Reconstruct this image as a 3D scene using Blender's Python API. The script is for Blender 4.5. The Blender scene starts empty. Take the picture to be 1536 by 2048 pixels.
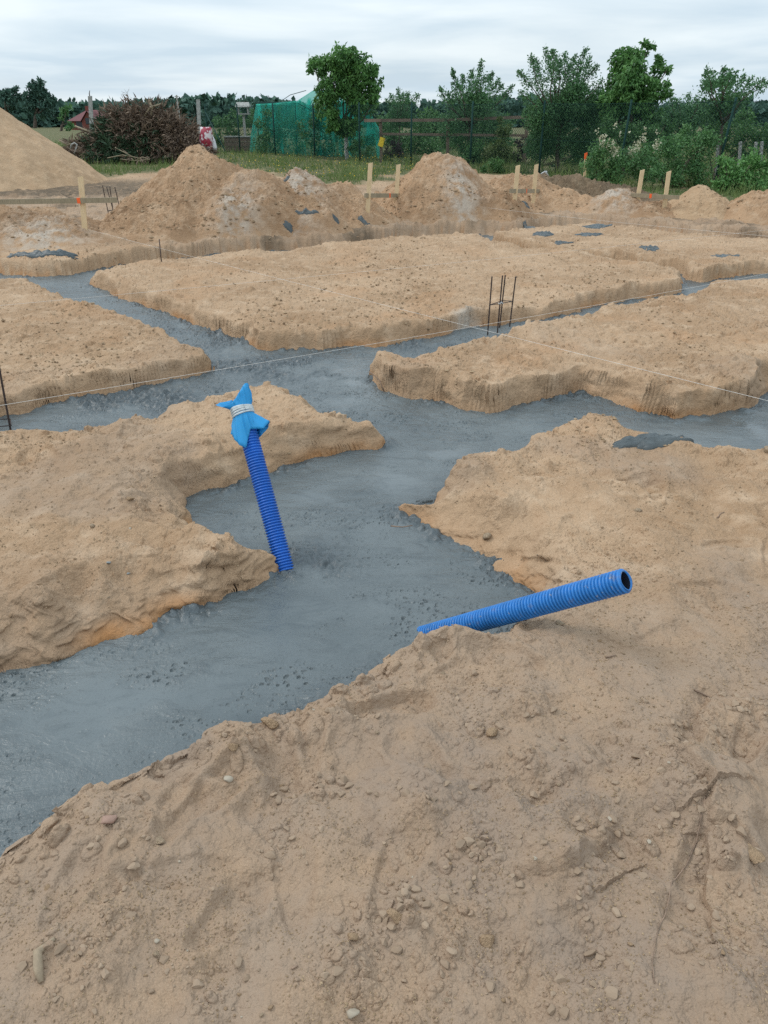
import bpy, math, random
import numpy as np
from mathutils import Vector, Matrix
random.seed(7); RNG = np.random.default_rng(11)
scene = bpy.context.scene
COL = scene.collection
F32 = np.float32

# ------------------------------------------------------------------ camera
CAM_Z = 1.9; PITCH = math.radians(26.86); FPX = 1538.0
CP, SP = math.cos(PITCH), math.sin(PITCH)
cam_d = bpy.data.cameras.new('camera'); cam = bpy.data.objects.new('camera', cam_d); COL.objects.link(cam)
cam.location = (0, 0, CAM_Z); cam.rotation_euler = (math.pi/2 - PITCH, 0, 0)
cam_d.sensor_fit = 'VERTICAL'; cam_d.sensor_height = 24; cam_d.lens = 24*FPX/2048
cam_d.clip_start = 0.02; cam_d.clip_end = 5000
scene.camera = cam

def ray(px, py):
    x = (px-768)/FPX; v = (1024-py)/FPX
    return np.array([x, CP + v*SP, v*CP - SP])
def G(px, py, z=0.18):                 # a spot on the ground plane z, read off the plan of the site
    d = ray(px, py); t = (z-CAM_Z)/d[2]; p = d*t
    return float(p[0]), float(p[1])
def P(px, py, Y):                      # a spot at forward distance Y
    d = ray(px, py); t = Y/d[1]
    return Vector((d[0]*t, Y, CAM_Z + d[2]*t))
def pxm(Y, z=1.0):                     # metres covered by one photo pixel at distance Y
    return (Y*CP + (CAM_Z-z)*SP)/FPX

# ------------------------------------------------------------------ noise
_T = np.random.default_rng(3)
PERM = _T.permutation(512).astype(np.int32)
ANG = _T.random(512).astype(F32)*2*math.pi
GX, GY = np.cos(ANG), np.sin(ANG)
RND = [_T.random(512).astype(F32) for _ in range(6)]
def _h(i, j, s): return PERM[(PERM[(i + s*37) & 511] + j) & 511]
def noise(x, y, s=0):
    x = np.asarray(x, F32); y = np.asarray(y, F32)
    xi = np.floor(x); yi = np.floor(y); fx = x-xi; fy = y-yi
    xi = xi.astype(np.int32); yi = yi.astype(np.int32)
    u = fx*fx*fx*(fx*(fx*6-15)+10); v = fy*fy*fy*(fy*(fy*6-15)+10)
    def g(a, b, dx, dy):
        k = _h(xi+a, yi+b, s); return GX[k]*dx + GY[k]*dy
    n0 = g(0,0,fx,fy); n1 = g(1,0,fx-1,fy); n2 = g(0,1,fx,fy-1); n3 = g(1,1,fx-1,fy-1)
    a = n0+(n1-n0)*u; b = n2+(n3-n2)*u
    return (a+(b-a)*v)*1.5
def fbm(x, y, s=0, o=3, g=.5):
    r = 0; a = 1
    for k in range(o):
        r = r + a*noise(x, y, s+k*5); x = x*2.03+1.7; y = y*2.03-3.1; a *= g
    return r
def clods(x, y, cell, prob, s=0, sharp=.5):
    """heights of crumbs strewn over the plane, in units of their own radius * cell"""
    x = np.asarray(x, F32)/cell; y = np.asarray(y, F32)/cell
    xi = np.floor(x).astype(np.int32); yi = np.floor(y).astype(np.int32)
    out = np.zeros_like(x)
    for a in (-1, 0, 1):
        for b in (-1, 0, 1):
            k = _h(xi+a, yi+b, s)
            r = np.where(RND[2][k] < prob, .12+.36*RND[3][k]**2, 0)
            dx = x-(xi+a+RND[0][k]); dy = y-(yi+b+RND[1][k])
            c, q = GX[k], GY[k]
            ex = (dx*c+dy*q)*(1+.6*RND[4][k]); ey = -dx*q+dy*c
            t = np.maximum(0, 1-(ex*ex+ey*ey)/np.maximum(r*r, 1e-6))
            out = np.maximum(out, r*t**sharp*(.5+.5*RND[5][k]))
    return out*cell
def sst(a, b, x):
    t = np.clip((x-a)/(b-a), 0, 1); return t*t*(3-2*t)

# ------------------------------------------------------------------ object helpers
def link(o, parent=None):
    COL.objects.link(o)
    if parent: o.parent = parent
    return o
def tag(o, label=None, cat=None, group=None, kind=None):
    if label: o['label'] = label
    if cat: o['category'] = cat
    if group: o['group'] = group
    if kind: o['kind'] = kind
    return o
def empty(name, loc, label, cat, group=None, rz=0):
    o = bpy.data.objects.new(name, None); o.empty_display_size = .1
    o.location = loc; o.rotation_euler = (0, 0, rz); link(o)
    return tag(o, label, cat, group)
def np_mesh(name, verts, faces, smooth=True):
    """verts (n,3); faces (m,k) array of one polygon size"""
    verts = np.ascontiguousarray(verts, F32); faces = np.ascontiguousarray(faces, np.int32)
    me = bpy.data.meshes.new(name); m, k = faces.shape
    me.vertices.add(len(verts)); me.vertices.foreach_set('co', verts.ravel())
    me.loops.add(m*k); me.loops.foreach_set('vertex_index', faces.ravel())
    me.polygons.add(m); me.polygons.foreach_set('loop_start', np.arange(0, m*k, k, dtype=np.int32))
    me.polygons.foreach_set('loop_total', np.full(m, k, np.int32))
    me.polygons.foreach_set('use_smooth', np.full(m, smooth))
    me.update(calc_edges=True); return me
def attr(me, name, vals, domain='POINT'):
    a = me.attributes.new(name, 'FLOAT', domain); a.data.foreach_set('value', np.ascontiguousarray(vals, F32).ravel())
def obj(name, me, mat, parent=None, loc=None):
    o = bpy.data.objects.new(name, me)
    if mat and not me.materials: me.materials.append(mat)
    link(o, parent)
    if loc is not None: o.location = loc
    return o
class MB:
    """collects polygons, builds one mesh"""
    def __init__(s): s.v = []; s.f = []
    def add(s, v, f):
        n = len(s.v); s.v += [tuple(map(float, p)) for p in v]; s.f += [tuple(i+n for i in q) for q in f]; return s
    def box(s, c, d, M=None, bev=0.0):
        x, y, z = d[0]/2, d[1]/2, d[2]/2
        vs = [Vector((sx*x, sy*y, sz*z)) for sz in (-1, 1) for sx, sy in ((-1,-1),(1,-1),(1,1),(-1,1))]
        if M is not None: vs = [M @ p for p in vs]
        vs = [p+Vector(c) for p in vs]
        return s.add(vs, [(3,2,1,0),(4,5,6,7),(0,1,5,4),(1,2,6,5),(2,3,7,6),(3,0,4,7)])
    def bar(s, a, b, w, t, up=(0,0,1)):
        """a plank from a to b, width w along up, thickness t"""
        a, b = Vector(a), Vector(b); d = (b-a).normalized(); u = Vector(up); sd = d.cross(u).normalized(); u = sd.cross(d)
        vs = []
        for p in (a, b):
            for i, j in ((-1,-1),(1,-1),(1,1),(-1,1)): vs.append(p+sd*i*t/2+u*j*w/2)
        return s.add(vs, [(3,2,1,0),(4,5,6,7),(0,1,5,4),(1,2,6,5),(2,3,7,6),(3,0,4,7)])
    def tube(s, pts, rad, n=8, cap=True):
        pts = [Vector(p) for p in pts]
        if not hasattr(rad, '__len__'): rad = [rad]*len(pts)
        vs = []; fs = []; pr = None
        for i, p in enumerate(pts):
            t = (pts[min(i+1, len(pts)-1)]-pts[max(i-1, 0)]).normalized()
            if pr is None: pr = t.orthogonal().normalized()
            pr = (pr - t*pr.dot(t)).normalized(); q = t.cross(pr)
            for k in range(n):
                a = 2*math.pi*k/n; vs.append(p+(pr*math.cos(a)+q*math.sin(a))*rad[i])
        for i in range(len(pts)-1):
            for k in range(n):
                fs.append((i*n+k, i*n+(k+1)%n, (i+1)*n+(k+1)%n, (i+1)*n+k))
        if cap: fs.append(tuple(range(n-1, -1, -1))); fs.append(tuple(range((len(pts)-1)*n, len(pts)*n)))
        return s.add(vs, fs)
    def build(s, name, mat, parent=None, smooth=False, loc=None):
        me = bpy.data.meshes.new(name); me.from_pydata(s.v, [], s.f); me.update()
        if smooth: me.polygons.foreach_set('use_smooth', [True]*len(me.polygons))
        return obj(name, me, mat, parent, loc)
def copy_tree(o, parent=None):
    c = o.copy(); COL.objects.link(c); c.parent = parent
    for ch in list(o.children): copy_tree(ch, c)
    return c

# ------------------------------------------------------------------ materials
def material(name):
    m = bpy.data.materials.new(name); m.use_nodes = True
    nt = m.node_tree; b = nt.nodes['Principled BSDF']; return m, nt, b
def node(nt, typ, ins=None, **kw):
    n = nt.nodes.new(typ)
    for k, v in kw.items(): setattr(n, k, v)
    for k, v in (ins or {}).items():
        if isinstance(v, bpy.types.NodeSocket): nt.links.new(v, n.inputs[k])
        else: n.inputs[k].default_value = v
    return n
def pos(nt): return node(nt, 'ShaderNodeNewGeometry').outputs['Position']
def objco(nt): return node(nt, 'ShaderNodeTexCoord').outputs['Object']
def nz(nt, co, scale, detail=4, rough=.55):
    return node(nt, 'ShaderNodeTexNoise', {'Vector': co, 'Scale': scale, 'Detail': detail, 'Roughness': rough}).outputs['Fac']
def rng(nt, v, a, b, c=0., d=1.):
    return node(nt, 'ShaderNodeMapRange', {'Value': v, 'From Min': a, 'From Max': b, 'To Min': c, 'To Max': d}).outputs['Result']
def mixc(nt, f, a, b):
    n = node(nt, 'ShaderNodeMix', data_type='RGBA')
    for i, v in ((0, f), (6, a), (7, b)):
        if isinstance(v, bpy.types.NodeSocket): nt.links.new(v, n.inputs[i])
        else: n.inputs[i].default_value = v if i == 0 else (*v, 1)
    return n.outputs[2]
def mth(nt, op, a, b=None):
    n = node(nt, 'ShaderNodeMath', operation=op)
    for i, v in ((0, a), (1, b)):
        if v is None: continue
        if isinstance(v, bpy.types.NodeSocket): nt.links.new(v, n.inputs[i])
        else: n.inputs[i].default_value = v
    return n.outputs[0]
def at(nt, name): return node(nt, 'ShaderNodeAttribute', attribute_name=name).outputs['Fac']
def bump(nt, b, h, strength=.5, dist=.01, prev=None):
    ins = {'Height': h, 'Strength': strength, 'Distance': dist}
    if prev is not None: ins['Normal'] = prev
    n = node(nt, 'ShaderNodeBump', ins)
    nt.links.new(n.outputs[0], b.inputs['Normal']); return n.outputs[0]
def setc(nt, b, c): nt.links.new(c, b.inputs['Base Color'])

def sand_mat(name, base, damp, pale, orange=(.37,.185,.078), soil=False):
    m, nt, b = material(name); p = pos(nt)
    n1 = nz(nt, p, .9, 5); n2 = nz(nt, p, 5.5, 5, .6); n3 = nz(nt, p, 42, 3); n4 = nz(nt, p, 260, 2)
    c = mixc(nt, rng(nt, n1, .38, .66), base, damp)
    c = mixc(nt, rng(nt, n2, .5, .72, 0, .75), c, pale)
    c = mixc(nt, rng(nt, n3, .55, .75, 0, .3), c, damp)
    c = mixc(nt, rng(nt, n4, .52, .68, 0, .5), c, tuple(x*.62 for x in damp))
    c = mixc(nt, rng(nt, n4, .30, .42, .45, 0), c, tuple(min(1, x*1.25) for x in pale))
    if soil:
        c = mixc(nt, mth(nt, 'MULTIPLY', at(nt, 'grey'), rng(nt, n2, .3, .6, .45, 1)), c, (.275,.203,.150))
        c = mixc(nt, mth(nt, 'MULTIPLY', at(nt, 'orange'), rng(nt, n2, .35, .6, .25, 1)), c, orange)
        c = mixc(nt, mth(nt, 'MULTIPLY', at(nt, 'dark'), rng(nt, n2, .25, .5)), c, (.10,.075,.05))
        c = mixc(nt, mth(nt, 'MULTIPLY', at(nt, 'cement'), rng(nt, n2, .3, .6)), c, (.42,.39,.34))
        g = mth(nt, 'MULTIPLY', at(nt, 'veg'), rng(nt, n2, .30, .5))
        gc = mixc(nt, rng(nt, n2, .4, .7), (.045,.070,.020), (.12,.125,.055))
        c = mixc(nt, g, c, gc)
    else:
        c = mixc(nt, mth(nt, 'MULTIPLY', at(nt, 'cement'), rng(nt, n2, .38, .56, 0, .75)), c, (.46,.41,.35))
    setc(nt, b, c)
    b.inputs['Roughness'].default_value = .95; b.inputs['Specular IOR Level'].default_value = .2
    q = bump(nt, b, n4, .22, .004); q = bump(nt, b, n3, .5, .02, q); q = bump(nt, b, nz(nt, p, 16, 4, .6), .5, .04, q)
    return m
M = {}
M['sand'] = sand_mat('sand', (.430,.294,.186), (.320,.205,.120), (.53,.388,.264), soil=True)
M['pile'] = sand_mat('pile_sand', (.415,.268,.160), (.280,.170,.096), (.50,.36,.24))
M['dune'] = sand_mat('dune_sand', (.44,.30,.185), (.385,.255,.152), (.50,.36,.23))
M['earth'] = sand_mat('dark_earth', (.19,.135,.085), (.12,.085,.055), (.27,.2,.13))

def concrete_mat(name, dark=1.0, wet=True):
    m, nt, b = material(name); p = pos(nt)
    st = node(nt, 'ShaderNodeMapping', {'Vector': p, 'Rotation': (0, 0, -.42), 'Scale': (2.2, 5, 1)}).outputs[0]
    n1 = nz(nt, p, 1.1, 4); n2 = node(nt, 'ShaderNodeTexNoise', {'Vector': st, 'Scale': 1.6, 'Detail': 5, 'Roughness': .62, 'Distortion': 1.6}).outputs['Fac']; n3 = nz(nt, p, 130, 3); n4 = nz(nt, p, 34, 4, .7)
    vo = node(nt, 'ShaderNodeTexVoronoi', {'Vector': p, 'Scale': 38.0, 'Randomness': 1.0}); vd = vo.outputs['Distance']
    msk = mth(nt, 'MULTIPLY', rng(nt, nz(nt, p, 3.2, 3), .42, .62), rng(nt, node(nt, 'ShaderNodeSeparateColor', {0: vo.outputs['Color']}).outputs[0], .45, .55))
    pit = mth(nt, 'MULTIPLY', rng(nt, vd, .12, .42, 1, 0), msk)
    K_ = lambda *c: tuple(x*dark for x in c)
    c = mixc(nt, rng(nt, n1, .35, .65), K_(.078,.095,.100), K_(.138,.158,.162))
    c = mixc(nt, rng(nt, n2, .5, .72, 0, .5), c, K_(.047,.061,.068))
    c = mixc(nt, rng(nt, n3, .55, .7, 0, .35), c, K_(.055,.066,.072))
    c = mixc(nt, rng(nt, n4, .58, .68, 0, .4), c, K_(.062,.076,.083))
    setc(nt, b, c)
    if wet:
        c = mixc(nt, mth(nt, 'MULTIPLY', at(nt, 'rough'), .8), c, K_(.052,.066,.073))
        setc(nt, b, c)
    r = mth(nt, 'ADD', rng(nt, n1, .36, .64, .24, .42), rng(nt, n4, .4, .7, 0, .12))
    r = mth(nt, 'SUBTRACT', r, mth(nt, 'MULTIPLY', at(nt, 'smooth'), .20))
    nt.links.new(r, b.inputs['Roughness']); b.inputs['Specular IOR Level'].default_value = .5 if wet else .3
    sm = mth(nt, 'SUBTRACT', 1.0, mth(nt, 'MULTIPLY', at(nt, 'smooth'), .85)) if wet else 1.0
    q = None
    for h_, st_, ds_ in ((n3, .3, .004), (n4, .4, .010), (n2, .45, .03)):
        q = bump(nt, b, h_, mth(nt, 'MULTIPLY', sm, st_) if wet else st_, ds_, q)
    pass
    return m
M['concrete'] = concrete_mat('wet_concrete')
M['spill'] = concrete_mat('spilled_concrete', .75, False)

def simple(name, col, rough=.6, var=.25, scale=20, metal=0, bmp=0, spec=.5):
    m, nt, b = material(name)
    n = nz(nt, objco(nt), scale, 4)
    setc(nt, b, mixc(nt, rng(nt, n, .3, .7), tuple(x*(1-var) for x in col), tuple(min(1, x*(1+var)) for x in col)))
    b.inputs['Roughness'].default_value = rough; b.inputs['Metallic'].default_value = metal
    b.inputs['Specular IOR Level'].default_value = spec
    if bmp: bump(nt, b, n, .5, bmp)
    return m
def wood(name, c1, c2, scale=(6, 6, .6)):
    m, nt, b = material(name)
    mp = node(nt, 'ShaderNodeMapping', {'Vector': objco(nt), 'Scale': (scale[0]*8, scale[1]*8, scale[2]*8)})
    n = nz(nt, mp.outputs[0], 2.2, 5, .65); n2 = nz(nt, objco(nt), 3, 3)
    c = mixc(nt, rng(nt, n, .35, .65), c1, c2); c = mixc(nt, rng(nt, n2, .5, .75, 0, .5), c, tuple(x*.6 for x in c1))
    setc(nt, b, c); b.inputs['Roughness'].default_value = .75; bump(nt, b, n, .3, .004); return m
def leafmat(name, dark, light, trans=.25, rough=.5):
    m, nt, b = material(name)
    c = mixc(nt, at(nt, 'tint'), dark, light); setc(nt, b, c)
    b.inputs['Roughness'].default_value = rough; b.inputs['Specular IOR Level'].default_value = .35
    if trans:
        tr = node(nt, 'ShaderNodeBsdfTranslucent', {'Color': c}); mx = node(nt, 'ShaderNodeMixShader', {0: trans})
        nt.links.new(b.outputs[0], mx.inputs[1]); nt.links.new(tr.outputs[0], mx.inputs[2])
        nt.links.new(mx.outputs[0], nt.nodes['Material Output'].inputs['Surface'])
    return m

# ------------------------------------------------------------------ sky and light
SUN_EL, SUN_AZ = math.radians(48), math.radians(-72)
w = bpy.data.worlds.new('World'); scene.world = w; w.use_nodes = True
nt = w.node_tree; bg = nt.nodes['Background']
sky = node(nt, 'ShaderNodeTexSky', sky_type='NISHITA'); sky.sun_disc = False
sky.sun_elevation = SUN_EL; sky.sun_rotation = SUN_AZ; sky.air_density = 1; sky.dust_density = 2
dirv = node(nt, 'ShaderNodeTexCoord').outputs['Generated']
sp = node(nt, 'ShaderNodeSeparateXYZ', {0: dirv})
zz = mth(nt, 'ADD', mth(nt, 'MAXIMUM', sp.outputs[2], 0.0), .10)
cu = node(nt, 'ShaderNodeCombineXYZ', {0: mth(nt, 'DIVIDE', sp.outputs[0], zz), 1: mth(nt, 'DIVIDE', sp.outputs[1], zz), 2: 0.0})
mp = node(nt, 'ShaderNodeMapping', {'Vector': cu.outputs[0], 'Scale': (.5, .62, 1), 'Rotation': (0, 0, .06)})
n1 = node(nt, 'ShaderNodeTexNoise', {'Vector': mp.outputs[0], 'Scale': 1.3, 'Detail': 6, 'Roughness': .5, 'Distortion': .3}).outputs['Fac']
n2 = node(nt, 'ShaderNodeTexNoise', {'Vector': mp.outputs[0], 'Scale': .45, 'Detail': 3, 'Roughness': .5}).outputs['Fac']
cl = mth(nt, 'ADD', mth(nt, 'MULTIPLY', n1, .6), mth(nt, 'MULTIPLY', n2, .4))
cc = mixc(nt, rng(nt, cl, .41, .58), (6.8, 8.3, 9.5), (9.9, 10.9, 11.4))
cov = rng(nt, n2, .30, .6, .96, .82)
zen = mth(nt, 'ADD', .86, mth(nt, 'MULTIPLY', mth(nt, 'MAXIMUM', sp.outputs[2], 0.0), .72))
cc = node(nt, 'ShaderNodeVectorMath', {0: cc, 'Scale': zen}, operation='SCALE').outputs[0]
fin = mixc(nt, cov, sky.outputs[0], cc)
nt.links.new(fin, bg.inputs['Color']); bg.inputs['Strength'].default_value = .1
sd = bpy.data.lights.new('sun', 'SUN'); so = bpy.data.objects.new('sun', sd); COL.objects.link(so)
sd.energy = 1.15; sd.angle = math.radians(24); sd.color = (1, .96, .9)
_dir = Vector((math.sin(SUN_AZ)*math.cos(SUN_EL), math.cos(SUN_AZ)*math.cos(SUN_EL), math.sin(SUN_EL)))
so.rotation_euler = _dir.to_track_quat('Z', 'Y').to_euler(); so.location = (0, 0, 30)
vs_ = scene.view_settings
scene.display_settings.display_device = 'sRGB'; vs_.view_transform = 'Standard'; vs_.look = 'None'; vs_.exposure = .08; vs_.gamma = 1
scene.cycles.use_denoising = False
scene.cycles.max_bounces = 6; scene.cycles.transparent_max_bounces = 24
# ------------------------------------------------------------------ the ground: sand blocks between trenches
def poly(pts, h, w):
    """pts: (kind, px, py): c = foot of a wall at the concrete; s = rim whose wall faces away; T = rim whose wall faces us; W = metres"""
    out = []
    for k, a, b in pts:
        if k == 'W': out.append((a, b)); continue
        x, y = G(a, b, 0.0 if k == 'c' else .09 if k == 'l' else h)
        r = math.hypot(x, y); o = {'c': 0.0, 'l': 0.0, 's': .5*w, 'T': -w}[k]
        out.append((x*(1+o/r), y*(1+o/r)))
    return np.array(out, F32)
def K(k, *p): return [(k, p[i], p[i+1]) for i in range(0, len(p), 2)]

BLOCKS = []          # (polygon, rim height, wall run)
def block(h, w, *pp): BLOCKS.append((poly(sum(pp, []), h, w), h, w))
# near block with the right bank
block(.20, .13,
  K('W', -3.5, -3), K('s', -260,1850, 0,1692, 60,1642, 130,1592, 200,1547, 262,1522, 330,1490, 420,1447, 500,1430, 522,1405, 610,1376, 650,1337, 720,1310, 770,1272, 830,1256, 900,1262, 1000,1250),
  K('c', 1078,1200, 1060,1178, 1012,1146, 985,1136, 942,1106, 900,1086, 850,1052, 800,1030, 788,1018), K('l', 820,990), K('s', 848,962, 885,940, 950,905, 1030,885, 1062,868, 1110,840, 1150,828, 1220,830, 1262,846, 1290,870, 1380,886, 1450,897, 1536,907, 1900,925),
  K('W', 9, 2.5, 9, -3))
# right middle block
block(.21, .08,
  K('c', 731,752, 745,770, 768,782, 818,798, 868,802, 913,820, 968,826, 1018,816, 1068,808, 1108,794, 1153,784, 1193,796, 1243,812, 1273,828, 1313,833, 1353,842, 1418,828, 1493,817, 1518,800, 1545,785, 1900,745),
  K('s', 1900,575, 1536,561, 1493,559, 1438,562, 1398,575, 1363,588, 1293,600, 1218,608, 1148,628, 1088,645, 1028,653, 988,668, 918,686, 868,700, 818,706), K('l', 768,726))
# back middle block
block(.17, .07,
  K('c', 182,572, 240,597, 340,632, 410,658, 475,681, 515,698, 595,701, 645,702, 700,697, 768,696, 818,681, 868,673, 918,661, 968,655, 1088,641, 1158,621, 1268,601, 1358,588),
  K('s', 1366,548, 1355,535, 1297,524, 1252,517, 1176,508, 1136,501, 1060,497, 1006,485, 957,472, 917,463, 900,465, 823,470, 739,481, 644,488, 582,499, 400,507, 300,522, 184,543))
# left block
block(.17, .08,
  K('c', -400,900, 0,836, 40,831, 100,811, 200,796, 340,766, 437,744), K('s', 428,712, 400,690, 330,660, 260,630, 180,605, 100,580, 70,562, 40,553, -400,548))
# left middle block
block(.20, .16,
  K('s', -500,920, 0,872, 60,860, 130,855, 190,840, 260,834, 320,806, 400,787, 480,775, 545,761, 592,775, 640,800, 682,830), K('l', 748,853), K('c', 770,890, 762,899, 720,901, 650,916, 580,936, 480,961, 372,998), K('s', 380,1030, 420,1053, 470,1068, 540,1082, 560,1098),
  K('c', 552,1152, 500,1192, 440,1211, 370,1226, 330,1241, 308,1266, 230,1286, 150,1306, 100,1331, 0,1346, -500,1480))
# back right block
block(.18, .08,
  K('c', 1377,562, 1404,567, 1475,552, 1536,548, 1900,520), K('s', 1900,500, 1536,479, 1450,471, 1350,464, 1252,452, 1171,447, 1100,449, 1040,455, 984,462),
  K('T', 985,468, 1037,478, 1118,493, 1230,500, 1297,509, 1368,521))
# the land all round
block(.20, .09,
  K('T', -600,512, 0,517, 60,523, 130,519, 250,501, 330,494, 400,484, 480,478, 589,473, 677,471, 758,461, 840,451, 921,447, 984,445, 1037,449, 1087,437, 1136,434, 1190,435, 1290,444, 1450,457, 1536,466, 1900,492),
  K('W', 60, 20, 3000, 900, 3000, 4000, -3000, 4000, -3000, 900, -40, 16))

def sdf(poly, X, Y):
    """distance to the outline, positive inside"""
    n = len(poly); d2 = np.full(X.shape, 1e9, F32); ins = np.zeros(X.shape, bool)
    for i in range(n):
        ax, ay = poly[i]; bx, by = poly[(i+1) % n]
        ex, ey = bx-ax, by-ay; wx, wy = X-ax, Y-ay
        t = np.clip((wx*ex+wy*ey)/max(ex*ex+ey*ey, 1e-9), 0, 1)
        qx, qy = wx-ex*t, wy-ey*t; np.minimum(d2, qx*qx+qy*qy, out=d2)
        if abs(ey) > 1e-9:
            c = ((ay <= Y) != (by <= Y)) & (X < ax + (Y-ay)*ex/ey); ins ^= c
    d = np.sqrt(d2); return np.where(ins, d, -d)

VEG = poly(K('W', -3000, 900, -60, 24)+K('s', -200,362, 0,360, 190,352, 300,345, 420,338, 520,345, 620,358, 700,368, 760,360, 800,352, 900,345, 1000,348, 1090,362, 1180,372, 1250,384, 1340,402, 1440,425, 1600,450)+K('W', 3000, 20, 3000, 4000, -3000, 4000), .25, 0)
def rise(Y): return .013*np.clip(Y-27, 0, 27)

# marks trodden, scraped or broken into the sand:   (x, y, angle, length, width, depth)
PRINTS = []
_r = random.Random(5)
for _ in range(200):
    x, y = G(_r.uniform(-250, 1800), 1900-1400*_r.random()**.75, .2); PRINTS.append((x, y, _r.uniform(0, 3.14), _r.uniform(.11, .15), _r.uniform(.04, .06), _r.uniform(.006, .016)))
CLUSTERS = [(640,1590,.10,1.), (960,1735,.10,1.1), (1240,1690,.12,1.1), (800,1850,.08,1.2), (1370,1480,.09,1.3), (1330,1560,.08,1.2), (700,1470,.10,.8), (1100,1560,.16,.7), (1450,1900,.12,.9), (1180,1980,.12,.9),
  (300,1870,.14,.7), (470,1500,.08,.9), (560,1690,.12,.6), (1480,1440,.10,1.), (250,1700,.12,.6), (1000,1440,.2,.6), (720,1960,.1,.9), (930,1880,.1,1.), (120,1960,.12,.8), (1450,1760,.08,1.2), (1190,1820,.12,.8), (400,1990,.12,.6), (850,1620,.12,.6), (1390,1650,.08,1.2)]
PRINTS += [(*G(785,1428), .4, .15, .06, .03), (*G(1010,1330), 2.6, .14, .055, .02), (*G(420,1600), .9, .14, .055, .018)]
SCARPS = [  # broken edges: polyline, how high the far side stands up, reach
  ([G(1410,1425), G(1375,1470), G(1385,1500), G(1340,1560), G(1395,1620), G(1400,1690)], .075, .25),
  ([G(1400,1690), G(1450,1690), G(1500,1730), G(1560,1760), G(1700,1790)], .05, .25),
  ([G(900,1700), G(935,1740), G(985,1765), G(1060,1790), G(1150,1770), G(1230,1700), G(1340,1660)], .065, .22),
  ([G(1105,1890), G(1060,1900), G(1110,1870), G(1180,1820)], .03, .2),
]
def seg_dist(pl, X, Y):
    best = np.full(X.shape, 1e9, F32); side = np.zeros(X.shape, F32)
    for (ax, ay), (bx, by) in zip(pl[:-1], pl[1:]):
        ex, ey = bx-ax, by-ay; wx, wy = X-ax, Y-ay
        t = np.clip((wx*ex+wy*ey)/(ex*ex+ey*ey), 0, 1); qx, qy = wx-ex*t, wy-ey*t
        d = np.sqrt(qx*qx+qy*qy); m = d < best; best = np.where(m, d, best)
        side = np.where(m, np.sign(ex*wy-ey*wx), side)
    return best, side

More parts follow.
